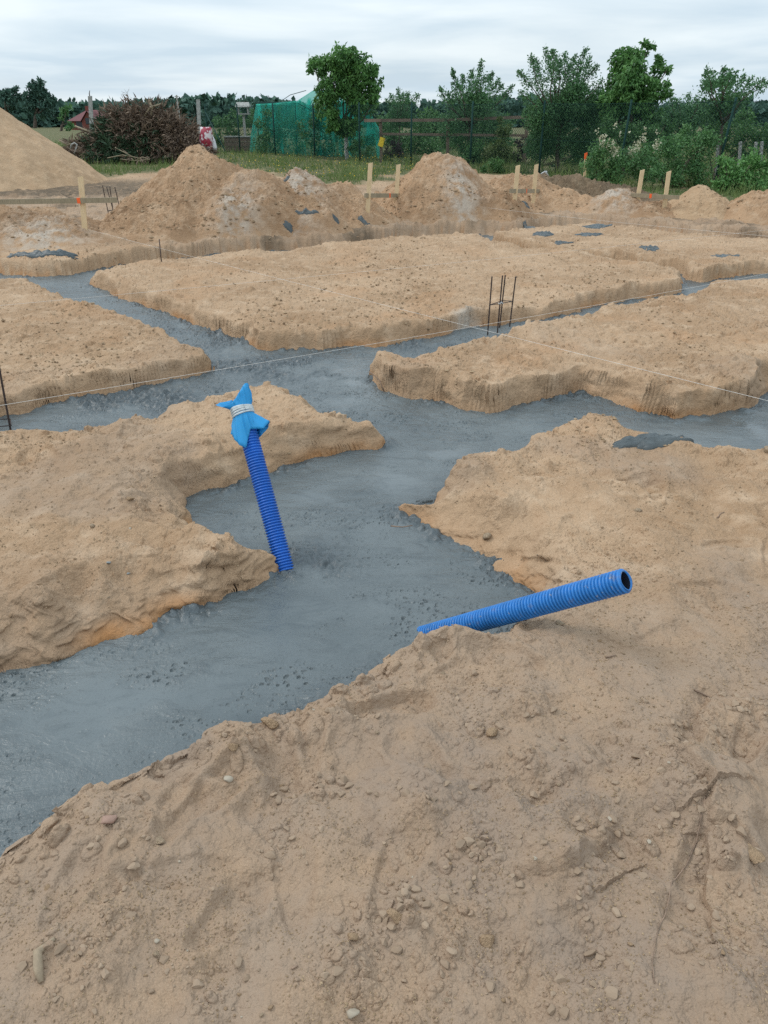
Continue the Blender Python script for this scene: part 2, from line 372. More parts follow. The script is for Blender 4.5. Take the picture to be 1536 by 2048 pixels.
def field(X, Y, full=True):
    """sand height, signed distance to the nearest rim (inside > 0) and colour masks"""
    X = np.asarray(X, F32); Y = np.asarray(Y, F32); sh = X.shape; X = X.ravel(); Y = Y.ravel()
    far = Y > 30
    near = sst(9, 3.5, Y)
    # ragged outlines
    k = 1+.35*np.clip(Y/6-.6, 0, 1.2)
    wx = X + (.05*noise(X*1.9, Y*1.9, 1)+.026*noise(X*6, Y*6, 2)+.006*noise(X*12, Y*12, 3))*k
    wy = Y + (.05*noise(X*1.9, Y*1.9, 5)+.026*noise(X*6, Y*6, 6)+.006*noise(X*12, Y*12, 7))*k
    D = np.full(X.shape, -9, F32); H = np.full(X.shape, .2, F32); W = np.full(X.shape, .1, F32); Z = np.full(X.shape, -.3, F32)
    ib = np.zeros(X.shape, np.int8)
    for i, (pg, h, w) in enumerate(BLOCKS):
        if i < len(BLOCKS)-1: idx = np.nonzero((Y < 16.5))[0]
        else: idx = np.nonzero(Y > 6)[0]
        if not len(idx): continue
        d = sdf(pg, wx[idx], wy[idx])
        m = d > D[idx]; j = idx[m]; D[j] = d[m]; H[j] = h; W[j] = w; ib[j] = i
    # the right bank slopes further back than the others, as do the rounded shoulders of the left middle block
    bx, by = G(985, 1085, 0); bk = np.exp(-(((X-bx)/.42)**2+((Y-by)/.40)**2))*(ib == 0); W = W + .27*bk
    bx, by = G(250, 1240, 0); W = W + .22*np.exp(-(((X-bx)/.9)**2+((Y-by)/.28)**2))*(ib == 4)
    ex0 = .55+.5*bk
    W = W*np.clip(.85+.75*noise(X*2.1, Y*2.1, 17)+.3*noise(X*6, Y*6, 18), .4, 2.2)
    H = H*(1+.22*fbm(X*1.6, Y*1.6, 19, 3)*sst(.7, .2, D))
    t = np.clip(D/W, 0, 1)
    wall = np.where(D > 0, t**ex0*(.80+.20*sst(0, 1, t)), np.maximum(D*3, -.3))
    rl = fbm(X*.8, Y*.8, 11, 3)*.030 + fbm(X*3.1, Y*3.1, 14, 3)*.015 + near*(fbm(X*2.1, Y*2.1, 20, 2)*.026+fbm(X*5.2, Y*5.2, 16, 2)*.018)
    # wind-blown and trodden ripples
    rl += .006*np.abs(noise(X*2.3+.6*noise(X*3, Y*3, 2), Y*4.5, 21)) + fbm(X*11, Y*11, 23, 2, .6)*.008 + sst(3.5, 5.5, Y)*.016*(np.abs(fbm(X*5.5, Y*7.5, 24, 3, .6))-.2)
    rl += fbm(X*32, Y*32, 27, 2, .6)*.0022
    bld = sst(0, .25, D)
    h = H*wall + np.where(D > 0, rl*(.25+.75*bld), 0)
    out = (ib == len(BLOCKS)-1)
    h += np.where(out, rise(Y), 0)
    # rough, dug-over outer ground
    ro = out*sst(11.5, 13.5, Y)*sst(26, 20, Y)
    h += ro*(np.abs(fbm(X*1.3, Y*1.3, 31, 3))*.08 + fbm(X*5, Y*5, 33, 2)*.03)
    # broken lumps along the rims
    cm = sst(.02, .10, D)*sst(.42, .16, D)
    m1 = sst(-.05, .45, fbm(X*1.4, Y*1.4, 41, 2)); m2 = sst(-.1, .4, fbm(X*2.2, Y*2.2, 43, 2))
    if full:
        up = sst(.45, .8, t)*(D > .015)
        gw = np.where(Y > 3, sst(.6, 1., t), 1)
        h += up*clods(X, Y, .15, .5, 1, .4)*.50*np.maximum(m1*.5*bld*sst(2.5, 4, Y), cm*.7)
        h += up*clods(X, Y, .075, .6, 2, .35)*.95*np.maximum(m2*(.35+.65*sst(2.5, 5, Y)), cm)
        h += up*clods(X, Y, .036, .6, 3, .4)*.85*np.maximum(.2+.8*m1, cm)
        h += up*(Y < 6)*clods(X, Y, .016, .7, 4, .4)*.95*(.3+.7*m2)
        gm = .35+.65*np.maximum(sst(-.3, .35, fbm(X*2.6, Y*2.6, 45, 3)), cm)
        h += gw*(D > -.01)*.0010*np.clip(Y/2.2, .6, 5)*gm*(noise(X*170, Y*170, 46)+.7*noise(X*83, Y*83, 47))*sst(25, 18, Y)
        for (px, py, a, l, ww, dp) in PRINTS:
            j = np.nonzero((np.abs(X-px) < .3) & (np.abs(Y-py) < .3) & (D > .1))[0]
            if not len(j): continue
            dx, dy = X[j]-px, Y[j]-py; c, s_ = math.cos(a), math.sin(a)
            q = np.sqrt(((dx*c+dy*s_)/l)**2+((-dx*s_+dy*c)/(ww*(1+.25*np.tanh((dx*c+dy*s_)/l*2))))**2)
            h[j] += -dp*sst(1.15, .75, q) + .4*dp*np.exp(-((q-1.3)/.25)**2)
        for (a, b, r_, k_) in CLUSTERS:
            cx, cy = G(a, b); j = np.nonzero((np.abs(X-cx) < r_*2.2) & (np.abs(Y-cy) < r_*2.2) & (D > .03))[0]
            if not len(j): continue
            g_ = np.exp(-(((X[j]-cx)/r_)**2+((Y[j]-cy)/(r_*.8))**2))*sst(-.5, .2, noise(X[j]*7, Y[j]*7, 58))*k_*1.45
            h[j] += g_*(clods(X[j], Y[j], .075, .7, 15, .35)*.75 + clods(X[j], Y[j], .038, .75, 16, .35)*.9 + clods(X[j], Y[j], .018, .7, 17, .4)*.9) + g_*.010
        for pl, hs, reach in SCARPS:
            j = np.nonzero((Y < 2.8) & (np.abs(X) < 2.5))[0]
            if not len(j): continue
            xx = X[j]+.018*noise(X[j]*9, Y[j]*9, 51)+.008*noise(X[j]*30, Y[j]*30, 52); yy = Y[j]+.018*noise(X[j]*9, Y[j]*9, 53)+.008*noise(X[j]*30, Y[j]*30, 54)
            d, sd_ = seg_dist(pl, xx, yy)
            h[j] += hs*.5*sst(-.3, .3, noise(X[j]*3, Y[j]*3, 57))*np.where(sd_ > 0, sst(-.004, .022, d)*np.exp(-(d/reach)**2), 0)
            h[j] += clods(X[j], Y[j], .045, .8, 6, .4)*.7*np.exp(-(d/.05)**2)*sst(-.2, .3, noise(X[j]*4, Y[j]*4, 56))
    # lip that buries the foot of the open pipe
    lx, ly = G(925, 1284, .2); h += .055*np.exp(-(((X-lx)/.17)**2+((Y-ly)/.055)**2))*(D > 0)
    lx, ly = G(862, 1281, .2); h += .045*np.exp(-(((X-lx)/.07)**2+((Y-ly)/.04)**2))*(D > 0)
    veg = sst(-.5, .5, sdf(VEG, X+.8*noise(X*.7, Y*.7, 71), Y+1.2*noise(X*.7, Y*.7, 72)+.4*noise(X*3, Y*3, 73)))*sst(14, 17, Y)
    zz = h - np.where(out, rise(Y), 0)
    org = sst(.10, .015, zz)*(D > -.02)*(.25+.75*sst(-.2, .4, noise(X*1.6, Y*1.6, 81)))
    org = np.maximum(org, .30*(D > .1)*sst(.1, .6, fbm(X*1.1, Y*1.1, 83, 2))*sst(3, 6, Y)*sst(14, 11, Y))
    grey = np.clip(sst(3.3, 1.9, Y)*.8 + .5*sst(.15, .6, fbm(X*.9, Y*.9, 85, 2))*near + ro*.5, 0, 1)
    dark = np.clip(.7*sst(.2, .6, fbm(X*.9, Y*.9, 87, 2))*ro + .85*sst(20, 22, Y)*sst(29, 26, Y)*sst(-3.5, -6, X), 0, 1)
    cx, cy = G(935, 645, .08); cem = np.exp(-(((X-cx)/.13)**2+((Y-cy)/.2)**2))
    for (a, b, rx) in ((75, 450, .7), (590, 455, .8)):
        cx, cy = G(a, b, .2); cem = np.maximum(cem, .8*np.exp(-(((X-cx)/rx)**2+((Y-cy)/.5)**2)))
    R = lambda a: np.asarray(a, F32).reshape(sh)
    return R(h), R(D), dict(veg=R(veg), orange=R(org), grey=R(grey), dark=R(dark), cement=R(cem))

def ground_z(x, y):
    h, d, _ = field(np.array([x], F32).ravel(), np.array([y], F32).ravel()); return h
def gz(x, y): return float(ground_z(x, y)[0])

# --- fan-shaped grid, finer near the viewer where small relief shows
rows = [-3., -1.5, -.6, 0., .25, .45, .58]
py = 2250.0
while py > 262:
    rows.append(G(768, py, .18)[1]); py -= 1.15 if 440 < py < 860 else (1.5 if py > 860 else 1.6)
yy = rows[-1]
while yy < 4000: yy *= 1.25; rows.append(yy)
rows = np.array(rows, F32)
u1 = np.linspace(-1.04, 1.04, 960)
ext = 1.04+np.cumsum(np.linspace(.003, .05, 40))
us = np.concatenate([-ext[::-1], u1, ext]).astype(F32)
hw = np.maximum(rows, .3)*.446+.42
GXX = us[None, :]*hw[:, None]; GYY = np.repeat(rows[:, None], len(us), 1)
# break the grid rows so walls do not comb
GXX = GXX + hw[:, None]*.0006*noise(GXX*60, GYY*60, 91)
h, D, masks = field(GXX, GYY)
def grid_faces(nr, nc):
    i = np.arange(nr-1)[:, None]*nc+np.arange(nc-1)[None, :]
    return np.stack([i, i+1, i+nc+1, i+nc], -1).reshape(-1, 4)
FACES = grid_faces(*h.shape)
Dr = D.ravel()
keep = ~np.all(Dr[FACES] < -2., axis=1)
def compact(V, F, extra):
    used = np.zeros(len(V), bool); used[F.ravel()] = True; mp_ = np.cumsum(used)-1
    return V[used], mp_[F], {k: v.ravel()[used] for k, v in extra.items()}
# cut faces crumble: push the wall in and out with noise that also runs down the face
wm = sst(-.03, .02, D)*sst(.22, .08, D)*(GYY < 18)
dx_ = noise(GXX*6+h*15, GYY*6+h*9, 92)*.7+noise(GXX*19-h*31, GYY*19+h*37, 93)*.5*sst(4.5, 2.5, GYY)
dy_ = noise(GXX*6-h*13, GYY*6+h*16, 94)*.7+noise(GXX*19+h*37, GYY*19-h*31, 96)*.5*sst(4.5, 2.5, GYY)
V = np.stack([GXX+wm*dx_*.030, GYY+wm*dy_*.034, h+wm*.006*noise(GXX*14, GYY*14, 98)], -1).reshape(-1, 3)
v, f, ex = compact(V, FACES[keep], masks)
me = np_mesh('sand_ground', v, f, False)
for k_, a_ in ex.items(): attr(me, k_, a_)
fd = np.stack([GXX, GYY, D], -1).reshape(-1, 3)[FACES[keep][:, 0]]; me.polygons.foreach_set('use_smooth', (fd[:, 1] > 1.8) & (fd[:, 2] < .12))
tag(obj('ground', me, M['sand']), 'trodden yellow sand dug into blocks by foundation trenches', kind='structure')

# --- the concrete poured in the trenches
def conc_z(X, Y, D):
    rough = np.clip(sst(4.6, 6.0, Y)*.8 + sst(.1, .5, fbm(X*.9, Y*.9, 101, 2))*.55, 0, 1)
    edge = sst(-.16, -.02, D)
    a = .15+.85*np.maximum(rough, edge*.8); k2 = sst(-.15, .4, fbm(X*1.6, Y*1.6, 12, 2)); k3 = noise(X*2.5, Y*2.5, 12)+.6*noise(X*7, Y*7, 13)
    z = fbm(X*.7, Y*.7, 103, 2)*.006 + fbm(X*4, Y*4, 105, 2)*.0012*a + fbm(X*20, Y*20, 107, 2)*.0030*a
    ca, sa_ = math.cos(.42), math.sin(.42); U, Vv = X*ca+Y*sa_+.25*fbm(X*1.3, Y*1.3, 115, 2), -X*sa_+Y*ca+.22*fbm(X*1.5, Y*1.5, 117, 2)
    z += noise(U*1.6, Vv*8, 110)*.0034+noise(U*3, Vv*22, 111)*.0010*k2 + np.abs(noise(X*9+Y*4, Y*9-X*4, 109))*.010*rough
    z += clods(X, Y, .07, .4, 8, .4)*.30*a*a*k2 - clods(X+9, Y, .05, .4, 9, .4)*.2*a*a*k2
    z += (clods(X, Y, .022, .7, 10, .35)*1.1*(.35+.65*a) - clods(X+5, Y, .021, .65, 11, .3)*1.3)*(.2+.8*np.maximum(a, k2))*sst(-.35, .3, k3)
    z += edge*(.006+.008*noise(X*7, Y*7, 113))
    return z
inz = np.any(Dr[FACES] < .05, axis=1) & (GYY.ravel()[FACES[:, 0]] < 18) & (GYY.ravel()[FACES[:, 0]] > .1)
cz = conc_z(GXX, GYY, D)
smooth_ = np.zeros_like(GXX)
for (a, b, rx, ry) in ((890,905,.22,.28), (690,765,.28,.75), (600,1240,.22,.22), (1490,855,.5,.35), (640,990,.3,.2), (250,1420,.5,.25), (800,960,.2,.2)):
    cx, cy = G(a, b, 0); smooth_ = np.maximum(smooth_, np.exp(-(((GXX-cx)/rx)**2+((GYY-cy)/ry)**2))*sst(-.3, .25, fbm(GXX*3, GYY*3, 121, 2)))
rough_ = np.zeros_like(GXX)
for (a, b, rx, ry) in ((560,735,.9,.55), (250,800,1.2,.5), (430,670,1.0,.8), (640,725,.5,.3), (820,690,.7,.4), (620,1130,.22,.2), (1000,1150,.25,.2)):
    cx, cy = G(a, b, 0); rough_ = np.maximum(rough_, np.exp(-(((GXX-cx)/rx)**2+((GYY-cy)/ry)**2)))
rough_ = np.clip(np.maximum(rough_*sst(-.5, .2, fbm(GXX*2.2, GYY*2.2, 123, 2)), .8*sst(-.13, -.02, D)*sst(-.3, .3, noise(GXX*2, GYY*2, 125))), 0, 1)*(1-smooth_)
cz = cz*(1-.9*smooth_) + rough_*(np.abs(fbm(GXX*7, GYY*7, 127, 3, .6))*.034+clods(GXX, GYY, .09, .6, 18, .4)*.5)
v, f, ex = compact(np.stack([GXX, GYY, cz], -1).reshape(-1, 3), FACES[inz], {'smooth': smooth_, 'rough': rough_})
me = np_mesh('concrete_footing', v, f, False)
for k_, a_ in ex.items(): attr(me, k_, a_)
tag(obj('concrete_footing', me, M['concrete']), 'wet blue-grey concrete filling the branching trenches between the sand blocks', 'concrete footing')

# ------------------------------------------------------------------ piles
PILES = []
def sdf_out(X, Y): return sdf(BLOCKS[-1][0], np.asarray(X, F32), np.asarray(Y, F32))
def pile_h(spec, X, Y):
    h = np.full(np.shape(X), -1, F32)
    for (cx, cy, hp, sl, r0, ex_) in spec['cones']:
        a = .10*noise(X*1.1+spec['s'], Y*1.1, spec['s'])+.05*noise(X*3, Y*3, spec['s']+1)
        d = np.sqrt(((X-cx)/ex_)**2+(Y-cy)**2)*(1+a*min(1, spec['rough']+.05))
        h = np.maximum(h, hp - sl*(np.sqrt(d*d+r0*r0)-r0))
    g = sst(0, .25, h)
    r = spec['rough']
    tr_ = sdf_out(X, Y); h = np.minimum(h, -.08+(h+.08)*sst(.02, .5, tr_))
    g = g*sst(.1, .5, tr_)
    h = h + g*r*(fbm(X*1.7, Y*1.7, 3+spec['s'], 3)*.11 + fbm(X*9, Y*9, 6+spec['s'], 2)*.022
        + clods(X, Y, .20, .5, 12, .4)*.50 + clods(X, Y, .10, .6, 13, .35)*.85 + clods(X, Y, .055, .6, 14, .35)*.9 + noise(X*41, Y*41, 15)*.011 + noise(X*19, Y*19, 16)*.012)
    return h
def pile(name, label, cat, cones, mat, rough=1.0, step=.02, seed=0, cement=None, group='heaps of dug-out sand'):
    """cones: (px, py, Y of the top, slope, top roundness, stretch along x)"""
    cs = []
    for (px, py_, Yc, sl, r0, ex_) in cones:
        p = P(px, py_, Yc); zg = .2+float(rise(np.array([Yc]))[0]); cs.append((p.x, Yc, p.z-zg, sl, r0, ex_))
    spec = dict(cones=cs, rough=rough, s=seed, zg=.2+float(rise(np.array([cones[0][2]]))[0])); PILES.append(spec)
    R = [(c[2]+.2)/c[3]+c[4] for c in cs]
    x0 = min(c[0]-r*c[5] for c, r in zip(cs, R))-.15; x1 = max(c[0]+r*c[5] for c, r in zip(cs, R))+.15
    y0 = min(c[1]-r for c, r in zip(cs, R))-.15; y1 = max(c[1]+r for c, r in zip(cs, R))+.15
    xs = np.arange(x0, x1, step); ys = np.arange(y0, y1, step)
    X, Y = np.meshgrid(xs, ys); h = pile_h(spec, X, Y)
    F = grid_faces(*h.shape); hr = h.ravel()
    F = F[np.any(hr[F] > -.06, axis=1)]
    cx, cy = cs[0][0], cs[0][1]
    cem = np.zeros_like(h)
    if cement:
        for (px, py_, Yc, rx, ry) in cement:
            p = P(px, py_, Yc); cem = np.maximum(cem, np.exp(-(((X-p.x)/rx)**2+((Y-p.y)/ry)**2)))
    v, f, e = compact(np.stack([X-cx, Y-cy, h], -1).reshape(-1, 3), F, {'cement': cem})
    me = np_mesh(name, v, f, False); attr(me, 'cement', e['cement'])
    o = obj(name, me, mat, loc=(cx, cy, spec['zg']))
    return tag(o, label, cat, group)
def surf_z(x, y):
    z = gz(x, y)
    for s in PILES:
        z = max(z, s['zg']+float(pile_h(s, np.array([x], F32), np.array([y], F32))[0]))
    return z
pile('sand_dune', 'tall smooth pale sand heap at the far left edge, cut by the frame', 'sand heap', [(-185,110,26.5,.74,.4,1.0)], M['dune'], .24, .03, 1)
pile('sand_pile', 'broad brown sand heap left of the middle with a shoulder, behind the wooden stake', 'sand heap',
     [(395,298,15.2,.70,.2,1.0), (500,345,14.6,.62,.3,1.1), (315,388,14.0,.60,.3,1.0)], M['pile'], 1.0, .016, 2, [(470,400,13.6,.35,.6)])
pile('sand_pile', 'whitish sand heap streaked with dark concrete, right beside the broad brown heap', 'sand heap',
     [(592,344,15.2,.68,.2,.95), (668,362,15.4,.62,.2,.9), (620,420,13.9,.5,.4,1.3)], M['pile'], 1.0, .016, 3, [(590,380,14.8,.45,1.3)])
pile('sand_pile', 'low grey-white sand heap under the long batter board at the left edge', 'sand heap',
     [(55,418,13.2,.45,.3,1.4), (-60,404,13.6,.45,.4,1.2)], M['pile'], .9, .018, 4, [(80,450,12.4,.6,.6)])
pile('sand_pile', 'tall pointed sand heap in the middle below the wooden trellis', 'sand heap',
     [(882,302,16.9,.72,.16,.95), (955,372,16.4,.58,.3,1.2)], M['pile'], 1.0, .018, 5, [(925,370,15.9,.35,.8)])
pile('sand_pile', 'low wide sand heap behind two stakes, between the tall heap and the dark bank', 'sand heap',
     [(1035,348,18.6,.55,.3,1.2), (1105,375,18.2,.55,.3,1.2)], M['pile'], 1.0, .022, 6)
pile('earth_bank', 'dark brown ridge of topsoil below the garden fence', 'earth bank',
     [(1130,352,20.6,.5,.35,1.6), (1200,368,20.2,.5,.3,1.6), (1265,380,19.6,.5,.3,1.4)], M['earth'], 1.2, .025, 7)
pile('sand_pile', 'small greyish sand heap left of the two leaning stakes at the right', 'sand heap',
     [(1236,377,17.2,.68,.16,1.0), (1305,398,16.8,.55,.2,1.0)], M['pile'], 1.0, .02, 8, [(1230,385,17,.4,.5)])
pile('sand_pile', 'smooth yellowish conical sand heap right of the two leaning stakes', 'sand heap',
     [(1405,372,16.8,.70,.2,.95)], M['dune'], .6, .02, 9)
pile('sand_pile', 'grey-brown sand heap cut off by the right edge of the picture', 'sand heap',
     [(1545,377,16.2,.64,.25,1.0)], M['pile'], .9, .02, 10)
# ------------------------------------------------------------------ more materials
M['blue'] = simple('blue_plastic', (.012,.075,.36), .38, .25, 14)
def scuffed_blue(name, c):
    m, nt, b = material(name); p = objco(nt)
    n = nz(nt, p, 18, 4); n2 = nz(nt, p, 55, 3)
    col = mixc(nt, rng(nt, n, .3, .7), tuple(x*.8 for x in c), tuple(x*1.2 for x in c))
    col = mixc(nt, rng(nt, n2, .64, .72, 0, .75), col, (.34,.33,.30))
    col = mixc(nt, rng(nt, n, .60, .70, 0, .45), col, (.16,.13,.10))
    setc(nt, b, col); b.inputs['Roughness'].default_value = .42; return m
M['pipe1'] = simple('pipe_blue', (.012,.115,.47), .36, .15, 12)
M['pipe2'] = scuffed_blue('scuffed_pipe_blue', (.016,.165,.47))
M['black'] = simple('pipe_inside', (.012,.016,.03), .5)
M['bag'] = leafmat('blue_sheet_plastic', (.015,.27,.62), (.05,.42,.76), .25, .4)
M['twine'] = simple('white_twine', (.52,.55,.55), .8, .2, 60)
M['string'] = simple('white_line', (.72,.70,.66), .7, .1)
M['pine'] = wood('pine_wood', (.60,.44,.25), (.72,.56,.35))
M['oldwood'] = wood('old_wood', (.22,.18,.115), (.34,.28,.185))
M['darkwood'] = wood('weathered_rail', (.14,.10,.075), (.25,.18,.135))
M['orange'] = simple('orange_paint', (.85,.12,.02), .6, .1)
M['steel'] = simple('rebar_steel', (.055,.038,.034), .6, .4, 60, .3)
M['wire'] = simple('tie_wire', (.45,.47,.48), .5, .1, 20, .4)
M['green'] = simple('green_coated_wire', (.014,.046,.040), .8, .2, 20, 0, 0, .15)
M['bark'] = simple('bark', (.085,.066,.05), .9, .4, 14, 0, .02)
M['white_bark'] = simple('limewashed_bark', (.42,.42,.40), .9, .5, 9, 0, .01)
M['greypost'] = simple('cement_post', (.33,.33,.31), .9, .3, 12, 0, .01)
M['stone'] = simple('pebble_stone', (.33,.245,.165), .9, .3, 4, 0, .05, .2)
M['stone_pale'] = simple('pale_stone', (.35,.295,.225), .8, .2, 40)
M['stone_tan'] = simple('tan_stone', (.31,.24,.165), .9, .2, 30, 0, .01, .2)
M['stone_pink'] = simple('pink_stone', (.32,.20,.15), .8, .2, 40)
M['stone_grey'] = simple('grey_stone', (.24,.26,.26), .7, .25, 40)
M['clod'] = simple('sand_lump', (.36,.248,.155), .97, .25, 5, 0, .15, .1)
M['lump'] = leafmat('packed_sand', (.24,.17,.115), (.36,.265,.185), 0, .95)
M['root'] = simple('root', (.22,.15,.105), .85, .4, 30)
M['leaf'] = leafmat('leaf', (0.0375,0.0975,0.0375), (0.1375,0.2875,0.0875))
M['walnut'] = leafmat('walnut_leaf', (0.0375,0.1187,0.0350), (0.1688,0.3500,0.0875))
M['pear'] = leafmat('fruit_leaf', (0.0450,0.1150,0.0550), (0.1313,0.2875,0.1063))
M['shrub'] = leafmat('shrub_leaf', (0.0425,0.1250,0.0475), (0.1625,0.3250,0.1063))
M['lime'] = leafmat('vine_leaf', (0.0612,0.1663,0.0490), (0.2100,0.4200,0.1225))
M['conifer'] = leafmat('thuja_leaf', (0.0600,0.1020,0.0240), (0.1560,0.2040,0.0600))
M['purple'] = leafmat('purple_leaf', (.025,.012,.016), (.065,.028,.035))
M['forest'] = leafmat('forest_leaf', (0.0300,0.0750,0.0600), (0.0775,0.1562,0.1063), 0, .8)
M['needle_brown'] = leafmat('dead_needles', (.080,.060,.046), (.27,.195,.138), .1, .8)
M['needle_green'] = leafmat('spruce_needles', (.018,.045,.022), (.055,.10,.05), .1, .7)
M['grass'] = leafmat('grass_blade', (.055,.115,.028), (.22,.275,.095), .3, .7)
M['flower'] = leafmat('cream_flower', (.42,.42,.28), (.60,.58,.44), .2, .7)
M['yellow'] = simple('yellow_petal', (.62,.45,.03), .7)
M['brick'] = simple('red_brick', (.17,.05,.038), .9, .2, 3)
M['roof'] = simple('red_roof', (.14,.045,.047), .8, .15, 2)
M['glass'] = simple('window_pane', (.03,.035,.04), .15, .1)
M['sack'] = None
m, nt, b = material('printed_sack'); n = nz(nt, objco(nt), 4.2, 3)
setc(nt, b, mixc(nt, rng(nt, n, .47, .53), (.30,.02,.045), (.62,.55,.56))); b.inputs['Roughness'].default_value = .5; M['sack'] = m
M['sackwhite'] = simple('white_sack', (.60,.60,.62), .6, .15, 6)
m, nt, b = material('green_net'); f_ = at(nt, 'fold')
setc(nt, b, mixc(nt, f_, (.014,.35,.26), (.03,.54,.43))); b.inputs['Roughness'].default_value = .7
tr = node(nt, 'ShaderNodeBsdfTransparent', {'Color': (.80, .95, .92, 1)})
mx = node(nt, 'ShaderNodeMixShader', {0: rng(nt, f_, 0, 1, .28, .92)})
tl = node(nt, 'ShaderNodeBsdfTranslucent', {'Color': b.inputs['Base Color'].links[0].from_socket}); m2 = node(nt, 'ShaderNodeMixShader', {0: .5}); nt.links.new(b.outputs[0], m2.inputs[1]); nt.links.new(tl.outputs[0], m2.inputs[2])
nt.links.new(tr.outputs[0], mx.inputs[1]); nt.links.new(m2.outputs[0], mx.inputs[2])
nt.links.new(mx.outputs[0], nt.nodes['Material Output'].inputs['Surface']); M['net'] = m

def raycast(px, py, t0=2., t1=40.):
    """where the sight line of a photo pixel meets the sand"""
    d = ray(px, py); ts = np.linspace(t0, t1, 1500); X = d[0]*ts; Y = d[1]*ts; Z = CAM_Z+d[2]*ts
    h, _, _ = field(X, Y, False)
    for s in PILES: h = np.maximum(h, s['zg']+pile_h(s, X.astype(F32), Y.astype(F32)))
    h = np.maximum(h, 0)
    k = np.nonzero(Z <= h)[0]; k = k[0] if len(k) else -1
    return float(X[k]), float(Y[k]), float(h[k])

# ------------------------------------------------------------------ blue pipes
def corrugated(a, b, r, mat, name, label, inner=True):
    a, b = Vector(a), Vector(b); L = (b-a).length
    root = empty(name, a, label, 'pipe')
    q = (b-a).to_track_quat('Z', 'X'); root.rotation_mode = 'QUATERNION'; root.rotation_quaternion = q
    pitch = .0137; per = 8; n = int(L/pitch)*per; seg = 40
    i = np.arange(n+1); z = i*L/n; ph = i % per
    prof = np.array([0, .45, .9, 1, 1, .9, .45, 0])[ph]
    rad = r - .0085*(1-prof)
    a_ = np.linspace(0, 2*math.pi, seg, endpoint=False)
    V = np.stack([rad[:, None]*np.cos(a_), rad[:, None]*np.sin(a_), np.repeat(z[:, None], seg, 1)], -1).reshape(-1, 3)
    ii = np.arange(n)[:, None]*seg; j = np.arange(seg)[None, :]; jn = (j+1) % seg
    Fq = np.stack([ii+j, ii+jn, ii+seg+jn, ii+seg+j], -1).reshape(-1, 4)
    obj('pipe_wall', np_mesh('pipe_wall', V, Fq), mat, root)
    mb = MB(); ri = r-.0115                           # lining and cut rim
    vs = []
    for rr, zz_ in ((rad[-1], L), (r-.006, L+.002), (ri, L+.001), (ri, L-.02)):
        for t in a_: vs.append((rr*math.cos(t), rr*math.sin(t), zz_ + .0035*math.sin(3*t+1)*(.3 if inner else 0)))
    fs = [(k*seg+x, k*seg+(x+1) % seg, (k+1)*seg+(x+1) % seg, (k+1)*seg+x) for k in range(3) for x in range(seg)]
    mb.add(vs, fs).build('cut_rim', mat, root, True)
    mb = MB(); vs = []
    for zz_ in (L-.003, L-.6):
        for t in a_: vs.append(((ri-.001)*math.cos(t), (ri-.001)*math.sin(t), zz_))
    mb.add(vs, [(x, (x+1) % seg, seg+(x+1) % seg, seg+x) for x in range(seg)]).build('lining', M['black'], root, True)
    return root, L
# standing pipe
bx, by = G(569, 1143, 0); base = Vector((bx, by+.02, 0)); top = P(481, 808, 3.60)
dirp = (top-base).normalized()
pipe1, L1 = corrugated(base-dirp*.12, top, .0455, M['pipe1'], 'corrugated_pipe', 'upright leaning blue corrugated pipe in wet concrete, its mouth wrapped in blue plastic', False)
